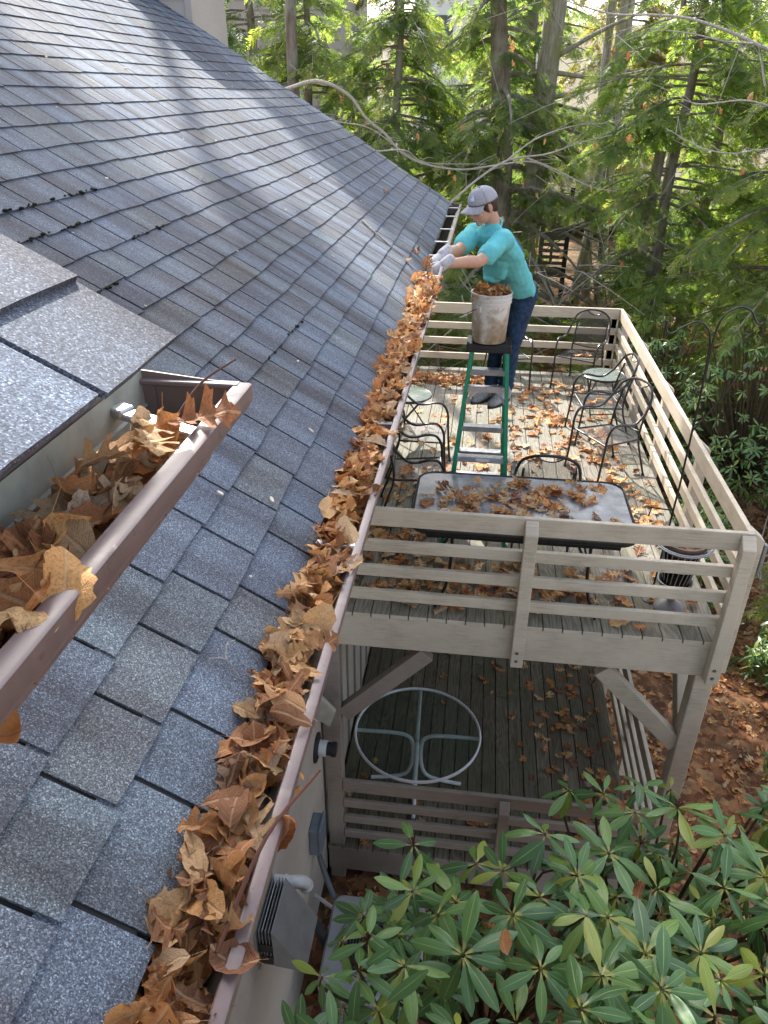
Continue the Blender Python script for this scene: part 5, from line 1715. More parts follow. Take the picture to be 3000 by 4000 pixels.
def frames(D, roll=None):
    """row-wise rotation matrices with X along D and Z near up"""
    D = D / np.linalg.norm(D, axis=1, keepdims=True)
    up = np.tile([0.0, 0.0, 1.0], (len(D), 1))
    Y = np.cross(up, D); Y /= np.maximum(1e-6, np.linalg.norm(Y, axis=1, keepdims=True))
    Z = np.cross(D, Y)
    if roll is not None:
        c, s = np.cos(roll)[:, None], np.sin(roll)[:, None]
        Y, Z = Y * c + Z * s, Z * c - Y * s
    return np.stack([D, Y, Z], axis=2)

def instance_np(P, Rm, S, templ, rnd):
    V, F = templ
    VV = (np.einsum('nij,vj->nvi', Rm, V) * S[:, None, None] + P[:, None, :]).reshape(-1, 3)
    FF = (F[None] + (np.arange(len(P)) * len(V))[:, None, None]).reshape(-1, F.shape[1])
    RR = np.repeat(rnd, len(V))
    return VV, FF, RR

FINE = 0.74
def conifer(name, label, base, top, zlo, rad, nb, seed, mat, bark, trunk_r, spray=0.42, dens=11.0, templ=None, lean=(0, 0), droop=0.35, cut=None, group=None, cat='tree', aim=None, seg=None):
    r = np.random.default_rng(seed)
    x, y = base
    z0 = ground_z(x, y) - 0.15
    t = thing(name, label, cat, (x, y, z0), group)
    spray *= FINE; dens *= 1.5
    # trunk
    mb = MB(); pts = []; rs = []
    for i in range(9):
        f = i / 8
        z = z0 + (top - z0) * f
        pts.append((x + lean[0] * f + 0.05 * math.sin(i * 1.7 + seed), y + lean[1] * f + 0.05 * math.cos(i * 2.1 + seed), z))
        rs.append(trunk_r * (1.25 if i == 0 else 1 - 0.75 * f))
    mb.sweep(catmull(pts, 3), [rs[min(8, k // 3)] * (1 - (k % 3) / 3) + rs[min(8, k // 3 + 1)] * (k % 3) / 3 for k in range(25)], 10)
    def trunk_at(z):
        f = (z - z0) / (top - z0)
        i = min(7, int(f * 8)); g = f * 8 - i
        a, b = np.array(pts[i]), np.array(pts[i + 1])
        return a * (1 - g) + b * g
    PP = []; DD = []; SS = []; RN = []
    for b in range(nb):
        f = r.random() ** 0.85
        z = zlo + (top - 0.15 - zlo) * f
        L = rad * (1 - 0.80 * f ** 1.4) * r.uniform(0.55, 1.1)
        az = r.uniform(0, 2 * math.pi) if aim is None else r.normal(aim, 1.15)
        d = np.array([math.cos(az), math.sin(az), 0.0])
        c = trunk_at(z)
        n = 7
        rise = r.uniform(-0.05, 0.22)
        dr = droop * r.uniform(0.6, 1.4)
        bp = []
        wob = r.uniform(-0.18, 0.18)
        side = np.array([-d[1], d[0], 0])
        for i in range(n + 1):
            s = i / n
            bp.append(c + d * L * s + side * wob * L * s * s + np.array([0, 0, L * (rise * s - dr * s * s)]))
        bp = np.array(bp)
        rb = trunk_r * 0.16 * (0.5 + L / rad)
        mb.sweep([tuple(p) for p in bp[::2]] + [tuple(bp[-1])], [max(0.004, rb * (1 - 0.8 * i / 4)) for i in range(len(bp[::2]) + 1)], 5)
        m = max(4, int(L * dens))
        ss = r.uniform(0.12, 1.0, m) ** 0.8
        idx = np.minimum((ss * n).astype(int), n - 1); g = ss * n - idx
        p = bp[idx] * (1 - g)[:, None] + bp[idx + 1] * g[:, None]
        tang = bp[idx + 1] - bp[idx]; tang /= np.linalg.norm(tang, axis=1, keepdims=True)
        sgn = r.choice([-1.0, 1.0], m)
        an = np.radians(r.uniform(30, 85, m)) * sgn * np.where(ss > 0.93, 0.25, 1.0)
        sd = np.stack([-tang[:, 1], tang[:, 0], np.zeros(m)], 1)
        D = tang * np.cos(an)[:, None] + sd * np.sin(an)[:, None]
        D[:, 2] += -r.uniform(0.05, 0.6, m)
        # side twigs carry two or three sprays
        for q in range(3):
            L2 = L * 0.22 * (1.1 - ss * 0.7)
            pq = p + D * (L2 * q * 0.6)[:, None] + r.normal(0, 0.04, (m, 3))
            if q == 2:
                keep = L2 > 0.3
            elif q == 1:
                keep = L2 > 0.12
            else:
                keep = np.ones(m, bool)
            PP.append(pq[keep]); Dq = D + r.normal(0, 0.18, D.shape); Dq[:, 2] -= 0.12 * q
            DD.append(Dq[keep]); SS.append((spray * r.uniform(0.6, 1.2, m))[keep])
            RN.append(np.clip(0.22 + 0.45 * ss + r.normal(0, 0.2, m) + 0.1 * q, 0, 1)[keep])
    obj('trunk', mb, bark, t, True)
    tw_ = MB()
    if name == 'hemlock_tree' and top < 9:
        for _ in range(70):
            z = zlo + (top - zlo) * r.random(); az = r.uniform(0, 6.283); rr_ = rad * r.uniform(0.3, 0.95)
            c = trunk_at(z) + np.array([math.cos(az) * rr_, math.sin(az) * rr_, -0.25 * rr_ + r.normal(0, 0.2)])
            d = np.array([r.normal(0, 1), r.normal(0, 1), r.normal(-0.3, 0.6)]); d /= np.linalg.norm(d)
            L = r.uniform(0.4, 1.3)
            bend = np.array([r.normal(0, 0.12), r.normal(0, 0.12), -0.15]) * L
            tw_.sweep([tuple(c), tuple(c + d * L * 0.5 + bend * 0.4), tuple(c + d * L + bend)], [0.008, 0.006, 0.003], 4)
        o_ = obj('dead_twigs', tw_, M['twig'], t); o_['kind'] = 'stuff'
    P = np.concatenate(PP); D = np.concatenate(DD); S = np.concatenate(SS); RNn = np.concatenate(RN)
    if name == 'hemlock_tree':      # the boughs leave a gap low down where trunks and the stair show
        ok = ~((P[:, 0] > -0.95 + (P[:, 1] - 9) * 0.02) & (P[:, 0] < 0.55 + (P[:, 1] - 9) * 0.10) & (P[:, 2] < 1.55 - (P[:, 1] - 9) * 0.12) & (P[:, 2] > -1.0) & (P[:, 1] < 17.5))
        P, D, S, RNn = P[ok], D[ok], S[ok], RNn[ok]
    tl = templ or SPRAYS
    VV = []; FF = []; RR = []; o = 0
    which = r.integers(0, len(tl), len(P))
    for k in range(len(tl)):
        q = which == k
        if not q.any(): continue
        v, f, rn = instance_np(P[q], frames(D[q], r.normal(0, 0.35, q.sum())), S[q], tl[k], RNn[q])
        VV.append(v); FF.append(f + o); RR.append(rn); o += len(v)
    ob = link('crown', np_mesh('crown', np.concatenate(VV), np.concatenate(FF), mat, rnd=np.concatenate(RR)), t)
    return t

G = 'hemlock trees behind the deck'
HEM, LIT, BK_, BP = M['hemlock'], M['hemlock_lit'], M['bark'], M['bark_pale']
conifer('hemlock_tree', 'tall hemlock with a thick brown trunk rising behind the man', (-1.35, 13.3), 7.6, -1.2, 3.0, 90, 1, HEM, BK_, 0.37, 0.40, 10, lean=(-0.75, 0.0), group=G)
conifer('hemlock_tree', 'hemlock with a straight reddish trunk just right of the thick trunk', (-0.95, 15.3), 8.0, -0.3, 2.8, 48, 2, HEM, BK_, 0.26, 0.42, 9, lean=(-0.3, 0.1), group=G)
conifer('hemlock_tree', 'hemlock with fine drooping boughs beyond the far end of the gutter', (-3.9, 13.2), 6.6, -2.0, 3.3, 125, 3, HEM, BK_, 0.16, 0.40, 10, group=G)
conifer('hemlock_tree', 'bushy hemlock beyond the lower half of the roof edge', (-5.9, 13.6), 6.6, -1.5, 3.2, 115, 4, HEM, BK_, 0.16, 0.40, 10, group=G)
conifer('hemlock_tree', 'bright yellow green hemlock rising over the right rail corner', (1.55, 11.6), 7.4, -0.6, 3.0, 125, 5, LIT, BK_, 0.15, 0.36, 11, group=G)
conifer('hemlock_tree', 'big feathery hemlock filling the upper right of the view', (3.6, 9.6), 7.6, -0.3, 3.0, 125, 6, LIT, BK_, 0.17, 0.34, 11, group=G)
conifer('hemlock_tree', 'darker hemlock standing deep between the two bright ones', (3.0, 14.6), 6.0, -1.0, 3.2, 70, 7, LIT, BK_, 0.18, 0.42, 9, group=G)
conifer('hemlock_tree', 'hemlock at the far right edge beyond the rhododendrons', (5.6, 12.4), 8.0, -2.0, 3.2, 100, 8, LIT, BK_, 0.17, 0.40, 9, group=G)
conifer('hemlock_tree', 'low young hemlock seen through the far rails on the left', (-2.6, 8.6), 1.55, -2.8, 1.8, 75, 9, HEM, BK_, 0.07, 0.34, 12, group=G)
conifer('hemlock_tree', 'low young hemlock with dead lower boughs behind the man', (-1.5, 9.4), 1.35, -2.8, 1.5, 60, 10, HEM, BK_, 0.07, 0.34, 12, group=G)
conifer('hemlock_tree', 'dark low hemlock spreading beside the right rail under the shrubs', (2.75, 3.9), -0.55, -3.0, 1.25, 60, 16, HEM, BK_, 0.05, 0.24, 16, group=G)
conifer('spruce_tree', 'dark spruce with hanging needles beside the far roof edge', (-6.7, 9.3), 5.6, 0.0, 2.2, 75, 11, M['spruce'], BK_, 0.15, 0.30, 10, templ=SPRUCES, droop=0.6)
conifer('hemlock_tree', 'added very tall hemlock, its unseen high crown shading the near rhododendrons', (-5.9, 12.4), 14.5, 10.7, 2.6, 110, 12, HEM, BK_, 0.16, 0.5, 10, group=G)  # added tree; the unseen crown blocks sun from the near shrubs
conifer('hemlock_tree', 'other added very tall hemlock, its unseen high crown shading the near lower gutter', (-9.1, 12.2), 16.2, 14.9, 1.9, 60, 14, HEM, BK_, 0.16, 0.5, 10, group=G)  # added as well, unseen, to throw shade on the near gutter and shingles
conifer('hemlock_tree', 'added low hemlock, hidden past the house end, keeping sun off the lower deck', (-4.6, 7.2), 1.9, -2.8, 1.8, 80, 13, HEM, BK_, 0.07, 0.36, 12, group=G)  # added out of sight to stop sun slipping under the upper deck
G2 = 'far trees on the slope'
for i, (x, y, top, rad, mt, lb) in enumerate((
        (-2.2, 21.0, 8.0, 3.6, HEM, 'far dim hemlock behind the thick trunk'),
        (2.2, 25.0, 9.5, 3.8, M['far_leaf'], 'far yellowing tree above the neighbour drive'),
        (6.8, 19.5, 7.5, 4.0, LIT, 'far dark hemlock at the upper right'),
        (10.5, 22.0, 10.5, 4.2, M['far_leaf'], 'far yellow brown tree beyond the right edge'),
        (-8.2, 17.5, 8.5, 3.2, HEM, 'far hemlock in front of the neighbouring grey siding'),
        (-5.2, 24.5, 8.5, 3.8, M['far_leaf'], 'far pale tree between the spruce and the thick trunk'),
        (5.2, 32.0, 12.0, 4.6, M['far_leaf'], 'far thin tree high on the slope'),
        (-0.5, 34.0, 12.5, 4.6, HEM, 'farthest hemlock high on the slope'))):
    conifer('far_tree', lb, (x, y), top, -1.0 if y < 30 else 1.0, rad, 48, 40 + i, mt, BK_, 0.2, 0.62, 7, group=G2)

def bare_trunk(label, pts, r0, r1, mat, name='tree_trunk', limbs=()):
    t = thing(name, label, 'tree', (pts[0][0], pts[0][1], pts[0][2]))
    mb = MB(); c = catmull(pts, 6); n = len(c)
    mb.sweep(c, [r0 * (1.35 if i == 0 else 1) + (r1 - r0) * i / (n - 1) for i in range(n)], 12)
    obj('trunk', mb, mat, t, True)
    for l in limbs:
        mb = MB(); c = catmull(l, 4); n = len(c)
        mb.sweep(c, [0.06 * (1 - 0.85 * i / (n - 1)) for i in range(n)], 7)
        obj('limb', mb, mat, t, True)
    return t
bare_trunk('tall trunk with pale blotched bark leaning beside the reddish trunk', [(-0.95, 14.2, -2.5), (-0.92, 14.1, 0.6), (-0.88, 14.0, 3.1), (-0.80, 14.0, 5.0), (-0.66, 14.0, 9.5)], 0.27, 0.2, BP, 'pale_trunk_tree',
           [[(-0.82, 14.0, 4.0), (0.1, 13.9, 4.5), (1.0, 13.7, 4.9), (2.0, 13.4, 5.6)], [(-0.85, 14.0, 3.3), (-0.1, 13.8, 3.45), (0.8, 13.5, 3.75)], [(-0.86, 14.0, 3.8), (0.3, 13.9, 3.7), (1.4, 13.6, 3.9)]])
for x, y, lx, r, lb in ((0.75, 18.0, 0.22, 0.155, 'leaning mossy pale trunk left of the pair past the far rail'), (1.15, 18.3, -0.18, 0.15, 'pale ridged trunk in the middle past the far rail'), (1.52, 18.1, -0.15, 0.16, 'grey trunk with a ladder leant on it past the far rail')):
    z = ground_z(x, y)
    bare_trunk(lb, [(x, y, z - 0.1), (x + lx * 0.4, y, z + 0.8), (x + lx, y, z + 2.2), (x + lx * 1.5, y + 0.2, z + 5.5), (x + lx * 1.8, y + 0.3, z + 9)], r, 0.10, BP, 'mossy_tree')
bare_trunk('short dark brown trunk behind the right rail corner', [(1.05, 11.2, -3.2), (1.06, 11.2, -1.2), (1.13, 11.2, 0.5), (1.2, 11.3, 2.5)], 0.14, 0.10, BK_, 'dark_tree')
bare_trunk('short grey trunk beside the dark brown one behind the rail corner', [(1.42, 11.6, -3.0), (1.45, 11.6, -1.0), (1.47, 11.6, 0.6), (1.5, 11.7, 2.5)], 0.10, 0.08, BP, 'grey_tree')

# bare pale branches that sweep in front of the hemlocks
def bare_branch_tree(label, base, main, branches, r0=0.045):
    t = thing('bare_sapling', label, 'tree', base)
    def limb(pts, ra, rb):
        mb = MB(); c = catmull(pts, 6); n = len(c)
        mb.sweep(c, [ra + (rb - ra) * i / (n - 1) for i in range(n)], 6)
        obj('branch', mb, M['twig'], t, True)
        return c
    rr = random.Random(len(label))
    mb = MB()
    c = catmull([base] + main[:1], 4); n = len(c)
    mb.sweep(c, [r0 * 0.9 + (r0 * 0.6 - r0 * 0.9) * i / (n - 1) for i in range(n)], 8); obj('trunk', mb, M['twig'], t, True)
    allc = [limb(main, r0 * 0.6, 0.008)]
    for b in branches:
        allc.append(limb(b, 0.014, 0.005))
    mb = MB()
    for c in allc:      # fine side twigs
        for i in range(3, len(c) - 1, 2):
            d = (c[i + 1] - c[i]).normalized()
            s = Vector((rr.uniform(-1, 1), rr.uniform(-0.6, 0.6), rr.uniform(-0.7, 0.9)))
            e = c[i] + (d * 0.8 + s * 0.8) * rr.uniform(0.12, 0.40)
            mid = (c[i] + e) / 2 + Vector((0, 0, rr.uniform(-0.04, 0.04)))
            mb.sweep([c[i], mid, e], [0.005, 0.004, 0.0025], 4)
    o = obj('fine_twigs', mb, M['twig'], t); o['kind'] = 'stuff'
    return t
bare_branch_tree('bare sapling whose pale branch sweeps down before the dark hemlocks towards the man',
    (-6.0, 8.4, -3.0), [(-5.27, 9.0, 3.45), (-4.76, 9.15, 3.57), (-4.29, 9.3, 3.38), (-4.02, 9.45, 3.04), (-3.73, 9.6, 2.81), (-3.44, 9.75, 2.51), (-3.04, 9.9, 2.32), (-2.42, 10.05, 2.23), (-1.84, 10.2, 2.29), (-1.16, 10.35, 2.35), (-0.54, 10.5, 2.11), (0.04, 10.65, 2.0)],
    [[(-4.91, 9.0, 3.23), (-4.53, 9.15, 3.01), (-3.95, 9.3, 2.9), (-3.41, 9.6, 2.53)], [(-3.78, 9.0, 2.57), (-3.33, 9.3, 2.57), (-3.0, 9.7, 2.36), (-1.97, 10.1, 2.32)]], 0.05)
bare_branch_tree('bare sapling with a white bough rising from the roof corner over the man',
    (-3.4, 8.6, -3.2), [(-2.53, 9.2, 1.79), (-2.04, 9.35, 2.19), (-1.59, 9.5, 2.44), (-0.96, 9.65, 2.53), (-0.45, 9.8, 2.69), (0.09, 9.95, 2.81)],
    [[(-1.7, 9.45, 2.38), (-1.2, 9.5, 2.75), (-0.6, 9.6, 2.95), (0.0, 9.7, 3.0)], [(-1.3, 9.55, 2.47), (-0.8, 9.5, 2.30), (-0.2, 9.5, 2.05), (0.25, 9.5, 1.98)]], 0.035)
bare_branch_tree('bare pale branches reaching in from the upper right corner',
    (3.6, 7.2, -3.2), [(2.6, 7.8, 3.6), (1.91, 8.0, 3.9), (1.63, 8.15, 4.02), (1.26, 8.3, 4.18), (0.75, 8.45, 4.34), (0.28, 8.6, 4.4), (-0.28, 8.75, 4.42), (-0.71, 8.9, 4.53), (-0.96, 9.05, 4.61)],
    [[(1.52, 8.0, 4.03), (1.18, 8.15, 4.06), (0.75, 8.3, 4.16), (0.17, 8.45, 4.23)], [(2.6, 7.8, 3.2), (2.19, 8.0, 2.8), (1.87, 8.15, 2.71), (1.64, 8.3, 2.66), (1.3, 8.45, 2.7), (1.01, 8.6, 2.82), (0.71, 8.75, 2.97)], [(1.8, 8.0, 3.53), (1.63, 8.1, 4.0)], [(2.2, 7.9, 3.2), (1.6, 8.0, 3.35), (1.0, 8.2, 3.3), (0.6, 8.3, 3.45)]], 0.045)

# ------------------------------------------------------------------ rhododendrons
def rhodo_leaf(seed, n=7):
    rr = random.Random(seed)
    V = []; U = []
    bend = rr.uniform(0.15, 0.75); fold = rr.uniform(0.25, 0.6); wv = rr.uniform(0, 6)
    for i in range(n + 1):
        t = i / n
        w = 0.011 if t < 0.1 else 0.138 * max(0.02, math.sin(math.pi * min(1.0, (t - 0.08) / 0.94) ** 1.1)) ** 0.75
        for c in (-1, -0.5, 0, 0.5, 1):
            x = c * w
            z = abs(x) * fold * 0.9 - 0.5 * x * x / 0.14 + 0.006 * math.sin(t * 11 + wv + c)
            b = bend * t
            y = math.sin(b) / bend; zz = -(1 - math.cos(b)) / bend
            V.append((x, y - z * 0.0, zz + z * math.cos(b)))
            U.append((0.5 + c * 0.5, t))
    F = []
    for i in range(n):
        for j in range(4):
            a = i * 5 + j
            F.append((a, a + 1, a + 6, a + 5))
    return np.array(V), np.array(F), np.array(U)
RH_T = [rhodo_leaf(200 + i) for i in range(8)]
RH_ME = [np_mesh('rhododendron_leaf', V, F, M['rhodo'], uv=U, smooth=True) for V, F, U in RH_T]
RH_LO = []
for i in range(4):
    V, F, U = rhodo_leaf(300 + i, 3)
    RH_LO.append((V, F, U))

def whorl(c, axis, rr, lmin, lmax, nmin=7, nmax=11, droop=0.0):
    axis = Vector(axis).normalized()
    q = axis.to_track_quat('Z', 'Y')
    n = rr.randint(nmin, nmax)
    a0 = rr.uniform(0, 6.28)
    out = []
    for k in range(n):
        a = a0 + 2 * math.pi * k / n + rr.uniform(-0.28, 0.28)
        el = rr.uniform(-0.45, 0.50) - droop
        if k % 3 == 2: el -= 0.45
        L = rr.uniform(lmin, lmax) * (0.62 if rr.random() < 0.2 else 1.0)
        m = q.to_matrix().to_4x4() @ Matrix.Rotation(a, 4, 'Z') @ Matrix.Rotation(el, 4, 'X') @ Matrix.Rotation(rr.uniform(-0.3, 0.3), 4, 'Y')
        m = Matrix.Translation(c) @ m @ Matrix.Translation((0, 0.012, 0)) @ Matrix.Diagonal((L, L, L, 1))
        out.append(np.array(m))
    return out

def rhododendron(label, base, whorls, seed, budget, group, bud_share=0.25, lo=False):
    """whorls: (center, axis, lmin, lmax)"""
    rr = random.Random(seed)
    t = thing('rhododendron', label, 'shrub', base, group)
    B = Vector(base)
    mats = []
    stem = MB(); bud = MB(); seedm = MB()
    hubs = [B + Vector((rr.uniform(-0.25, 0.25), rr.uniform(-0.25, 0.25), rr.uniform(0.5, 1.3))) for _ in range(6)]
    for h in hubs:
        stem.sweep([B + Vector((rr.uniform(-0.1, 0.1), rr.uniform(-0.1, 0.1), -0.1)), (B + h) / 2 + Vector((rr.uniform(-0.1, 0.1), rr.uniform(-0.1, 0.1), 0)), h], [0.03, 0.026, 0.02], 6)
    for (c, ax, l0, l1) in whorls:
        c = Vector(c)
        sz = rr.uniform(0.78, 1.12)
        ws = whorl(c, ax, rr, l0 * sz, l1 * sz, 5, 11, droop=rr.choice((0, 0, 0.1, 0.25, 0.6)))
        mats += ws
        h = min(hubs, key=lambda q: (q - c).length)
        a = Vector(ax).normalized()
        mid = c - a * 0.25
        stem.sweep(catmull([c, mid, (mid * 0.5 + h * 0.5) + Vector((0, 0, -0.1)), h], 3), [0.005 + 0.0012 * k for k in range(10)], 5)
        q = rr.random()
        if q < bud_share:
            bud.ball(c + a * 0.012, (0.009, 0.009, 0.018), a.to_track_quat('Z', 'Y').to_matrix(), 6)
        elif q < bud_share + 0.07 and not lo:
            for _ in range(9):
                d = (a + Vector((rr.uniform(-0.7, 0.7), rr.uniform(-0.7, 0.7), rr.uniform(-0.3, 0.7)))).normalized()
                seedm.sweep([c, c + d * 0.03, c + d * rr.uniform(0.045, 0.06)], [0.0015, 0.003, 0.0045], 4)
    obj('stem', stem, M['stem'], t, True)
    if bud.v: obj('flower_bud', bud, M['bud'], t, True)['kind'] = 'stuff'
    if seedm.v: obj('seed_head', seedm, M['seed'], t)['kind'] = 'stuff'
    Mx = np.array(mats)
    u, v, z = view_np(Mx[:, :3, 3])
    sc = np.where((np.abs(u) < 1500) & (np.abs(v) < 2000), 1 / z, 0)
    order = np.argsort(-sc)
    one = set(order[:budget].tolist())
    VV = []; FF = []; UU = []; RR = []; o = 0
    T = RH_LO if lo else RH_T
    for i in range(len(Mx)):
        k = rr.randrange(len(T))
        if i in one:
            ob = bpy.data.objects.new('leaf', RH_ME[k % 8]); COL.objects.link(ob)
            ob.parent = t
            m = Mx[i].copy(); m[:3, 3] -= np.array(base)
            ob.matrix_local = Matrix(m.tolist())
        else:
            V, F, U = T[k]
            VV.append(V @ Mx[i][:3, :3].T + Mx[i][:3, 3]); FF.append(F + o); UU.append(U); RR.append(np.full(len(V), rr.random())); o += len(V)
    if VV:
        ob = link('leaves', np_mesh('leaves', np.concatenate(VV), np.concatenate(FF), M['rhodo'], rnd=np.concatenate(RR), uv=np.concatenate(UU), smooth=True), t)
        ob['kind'] = 'stuff'
    return t

def near_rhododendrons():
    rr = random.Random(21)
    def top(x, y):
        # height of the canopy below the camera
        z = -0.66 - 0.42 * (y + 0.9) + 0.10 * max(0.0, x + 0.6)
        z += 0.24 * noise.noise(Vector((x * 1.6, y * 1.6, 0.4))) + 0.10 * noise.noise(Vector((x * 4.1, y * 4.1, 2.4)))
        return z
    def inside(x, y):
        lim = -2.15 + 1.02 * max(0.0, min(1.0, (x + 2.1) / 1.15))       # far limit, further at the right
        lim += 0.12 * math.sin(x * 5) + 0.45 * max(0.0, min(1.0, x + 0.3))
        if noise.noise(Vector((x * 2.2 + 5, y * 2.2, 8.1))) < -0.30: return False
        left = -1.90 - 0.45 * max(0.0, min(1.0, (-2.2 - y) / 0.7))
        return y < lim and x > left
    pts = []
    tries = 0
    while tries < 9000 and len(pts) < 420:
        tries += 1
        x, y = rr.uniform(-2.5, 1.3), rr.uniform(-3.75, -0.55)
        if not inside(x, y): continue
        if any((x - p[0]) ** 2 + (y - p[1]) ** 2 < 0.225 ** 2 for p in pts): continue
        pts.append((x, y))
    cent = [(-1.75, -2.0, 'broad-leaved rhododendron in front of the air conditioner, by the taupe wall'), (-0.55, -1.35, 'rhododendron against the lower deck rail, its whorls below the corner column'),
            (-1.1, -3.0, 'large-leaved rhododendron nearest the camera at the bottom edge'), (0.55, -2.0, 'rhododendron at the lower right edge with yellowish leaf stalks')]
    W = [[] for _ in cent]
    for (x, y) in pts:
        k = min(range(4), key=lambda i: (cent[i][0] - x) ** 2 + (cent[i][1] - y) ** 2)
        z = top(x, y) + rr.uniform(-0.10, 0.07)
        ax = (rr.gauss(0, 0.28), rr.gauss(-0.18, 0.25), 1.0)
        W[k].append(((x, y, z), ax, 0.175, 0.285))
        for dz in (0.22, 0.45, 0.75):
            if rr.random() < 0.75:
                W[k].append(((x + rr.uniform(-0.13, 0.13), y + rr.uniform(-0.13, 0.13), z - dz + rr.uniform(-0.08, 0.08)), (rr.gauss(0, 0.4), rr.gauss(-0.2, 0.4), 1.0), 0.14, 0.23))
    # sprigs that stand clear of the mass
    for c, k in (((-2.08, -1.72, -0.30), 0), ((-1.72, -1.75, -0.36), 0), ((-2.22, -1.95, -0.55), 0), ((-2.0, -1.6, -0.75), 0), ((-2.3, -2.15, -0.35), 0), ((-2.12, -2.0, -0.40), 0), ((-1.95, -1.85, -0.42), 0), ((-2.38, -2.35, -0.25), 0), ((-2.42, -2.62, -0.08), 0), ((-2.25, -2.6, -0.02), 2), ((-2.45, -2.95, 0.02), 2), ((-2.1, -2.3, -0.22), 0), ((-2.2, -2.2, -0.7), 0), ((-2.35, -2.5, -0.55), 0), ((-2.3, -2.8, -0.3), 2), ((-2.05, -1.9, -0.85), 0), ((-2.24, -2.42, -0.10), 0), ((-2.05, -2.10, -0.15), 0), ((-0.62, -0.85, -0.62), 1), ((-0.40, -0.78, -0.68), 1), ((-1.12, -1.02, -0.52), 1), ((-2.30, -2.95, 0.06), 2)):
        W[k].append((c, (rr.gauss(0, 0.15), -0.25, 1.0), 0.15, 0.21))
    for i, (x, y, lb) in enumerate(cent):
        rhododendron(lb, (x, y, ground_z(x, y)), W[i], 60 + i, 285, 'near rhododendrons below the gutter')
    # sunk leaves caught on the near shrubs
    for p, s, e, rv, lb in (((-1.62, -2.55, 0.27), 0.13, Euler((0.9, 0.2, 0.6)), 0.08, 'brown smooth leaf caught on the near rhododendron, at the bottom centre'),
                            ((-0.93, -2.05, 0.03), 0.11, Euler((1.0, 0.1, -0.3)), 0.33, 'crumpled orange leaf hanging on the rhododendron below the corner column'),
                            ((-0.86, -1.28, -0.30), 0.09, Euler((0.7, 0.2, 0.9)), 0.02, 'dark curled leaf caught on the rhododendron near the lower rail')):
        hero_leaf('ovate' if rv < 0.3 else 'maple', int(s * 1000), p, s, e, rv, lb)
near_rhododendrons()

def far_shrub(label, x, y, h, rx, ry, n, seed, lmin=0.10, lmax=0.17):
    rr = random.Random(seed)
    g = ground_z(x, y)
    W = []
    for _ in range(n):
        th = rr.uniform(0, 6.283); ph = math.acos(rr.uniform(-0.05, 1.0))
        q = rr.uniform(0.72, 1.02) * (1 + 0.16 * noise.noise(Vector((math.cos(th) * 1.6 + seed, math.sin(th) * 1.6, ph * 1.6))))
        d = Vector((math.sin(ph) * math.cos(th), math.sin(ph) * math.sin(th), math.cos(ph)))
        c = (x + d.x * rx * q, y + d.y * ry * q, g + 0.35 * h + d.z * 0.65 * h * q)
        if rr.random() < 0.25:
            c = (c[0], c[1], g + rr.uniform(0.2, 0.5) * h)
        W.append((c, (d.x * 0.8, d.y * 0.8 - 0.1, 0.55 + d.z), lmin, lmax))
    rhododendron(label, (x, y, g), W, seed, 0, 'rhododendrons around the deck', 0.0, True)
for a in (('rhododendron right behind the far corner of the deck rail', 1.35, 8.6, 3.3, 1.15, 1.2, 330, 81),
          ('tall rhododendron behind the shepherd hook', 2.45, 7.4, 3.7, 1.25, 1.3, 380, 82),
          ('rhododendron at the right edge level with the hook tips', 3.7, 6.6, 3.4, 1.2, 1.3, 330, 83),
          ('low rhododendron in shade beside the middle of the right rail', 1.45, 5.2, 1.7, 0.7, 1.0, 170, 84),
          ('rhododendron clump right of the corner post', 2.2, 3.05, 1.5, 0.55, 0.6, 120, 85),
          ('sunlit rhododendron on the slope right of the ladder-leaning trunk', 2.6, 16.5, 3.0, 1.5, 1.3, 330, 86, 0.13, 0.22),
          ('dark rhododendron seen through the far rails behind the corner chair', -0.2, 8.0, 2.7, 1.1, 0.9, 260, 87),
          ('rhododendron seen through the far rails behind the ladder', -2.3, 7.4, 2.2, 1.2, 0.7, 190, 88),
          ('small rhododendron at the foot of the mossy trunks', 0.3, 15.2, 1.1, 0.7, 0.6, 110, 89),
          ('rhododendron beyond the dark one at the far right', 4.6, 9.2, 3.6, 1.3, 1.2, 280, 90),
          ('small rhododendron at the right edge of the leafy ground', 1.75, 1.35, 1.15, 0.42, 0.42, 70, 91, 0.12, 0.19)):
    far_shrub(*a)

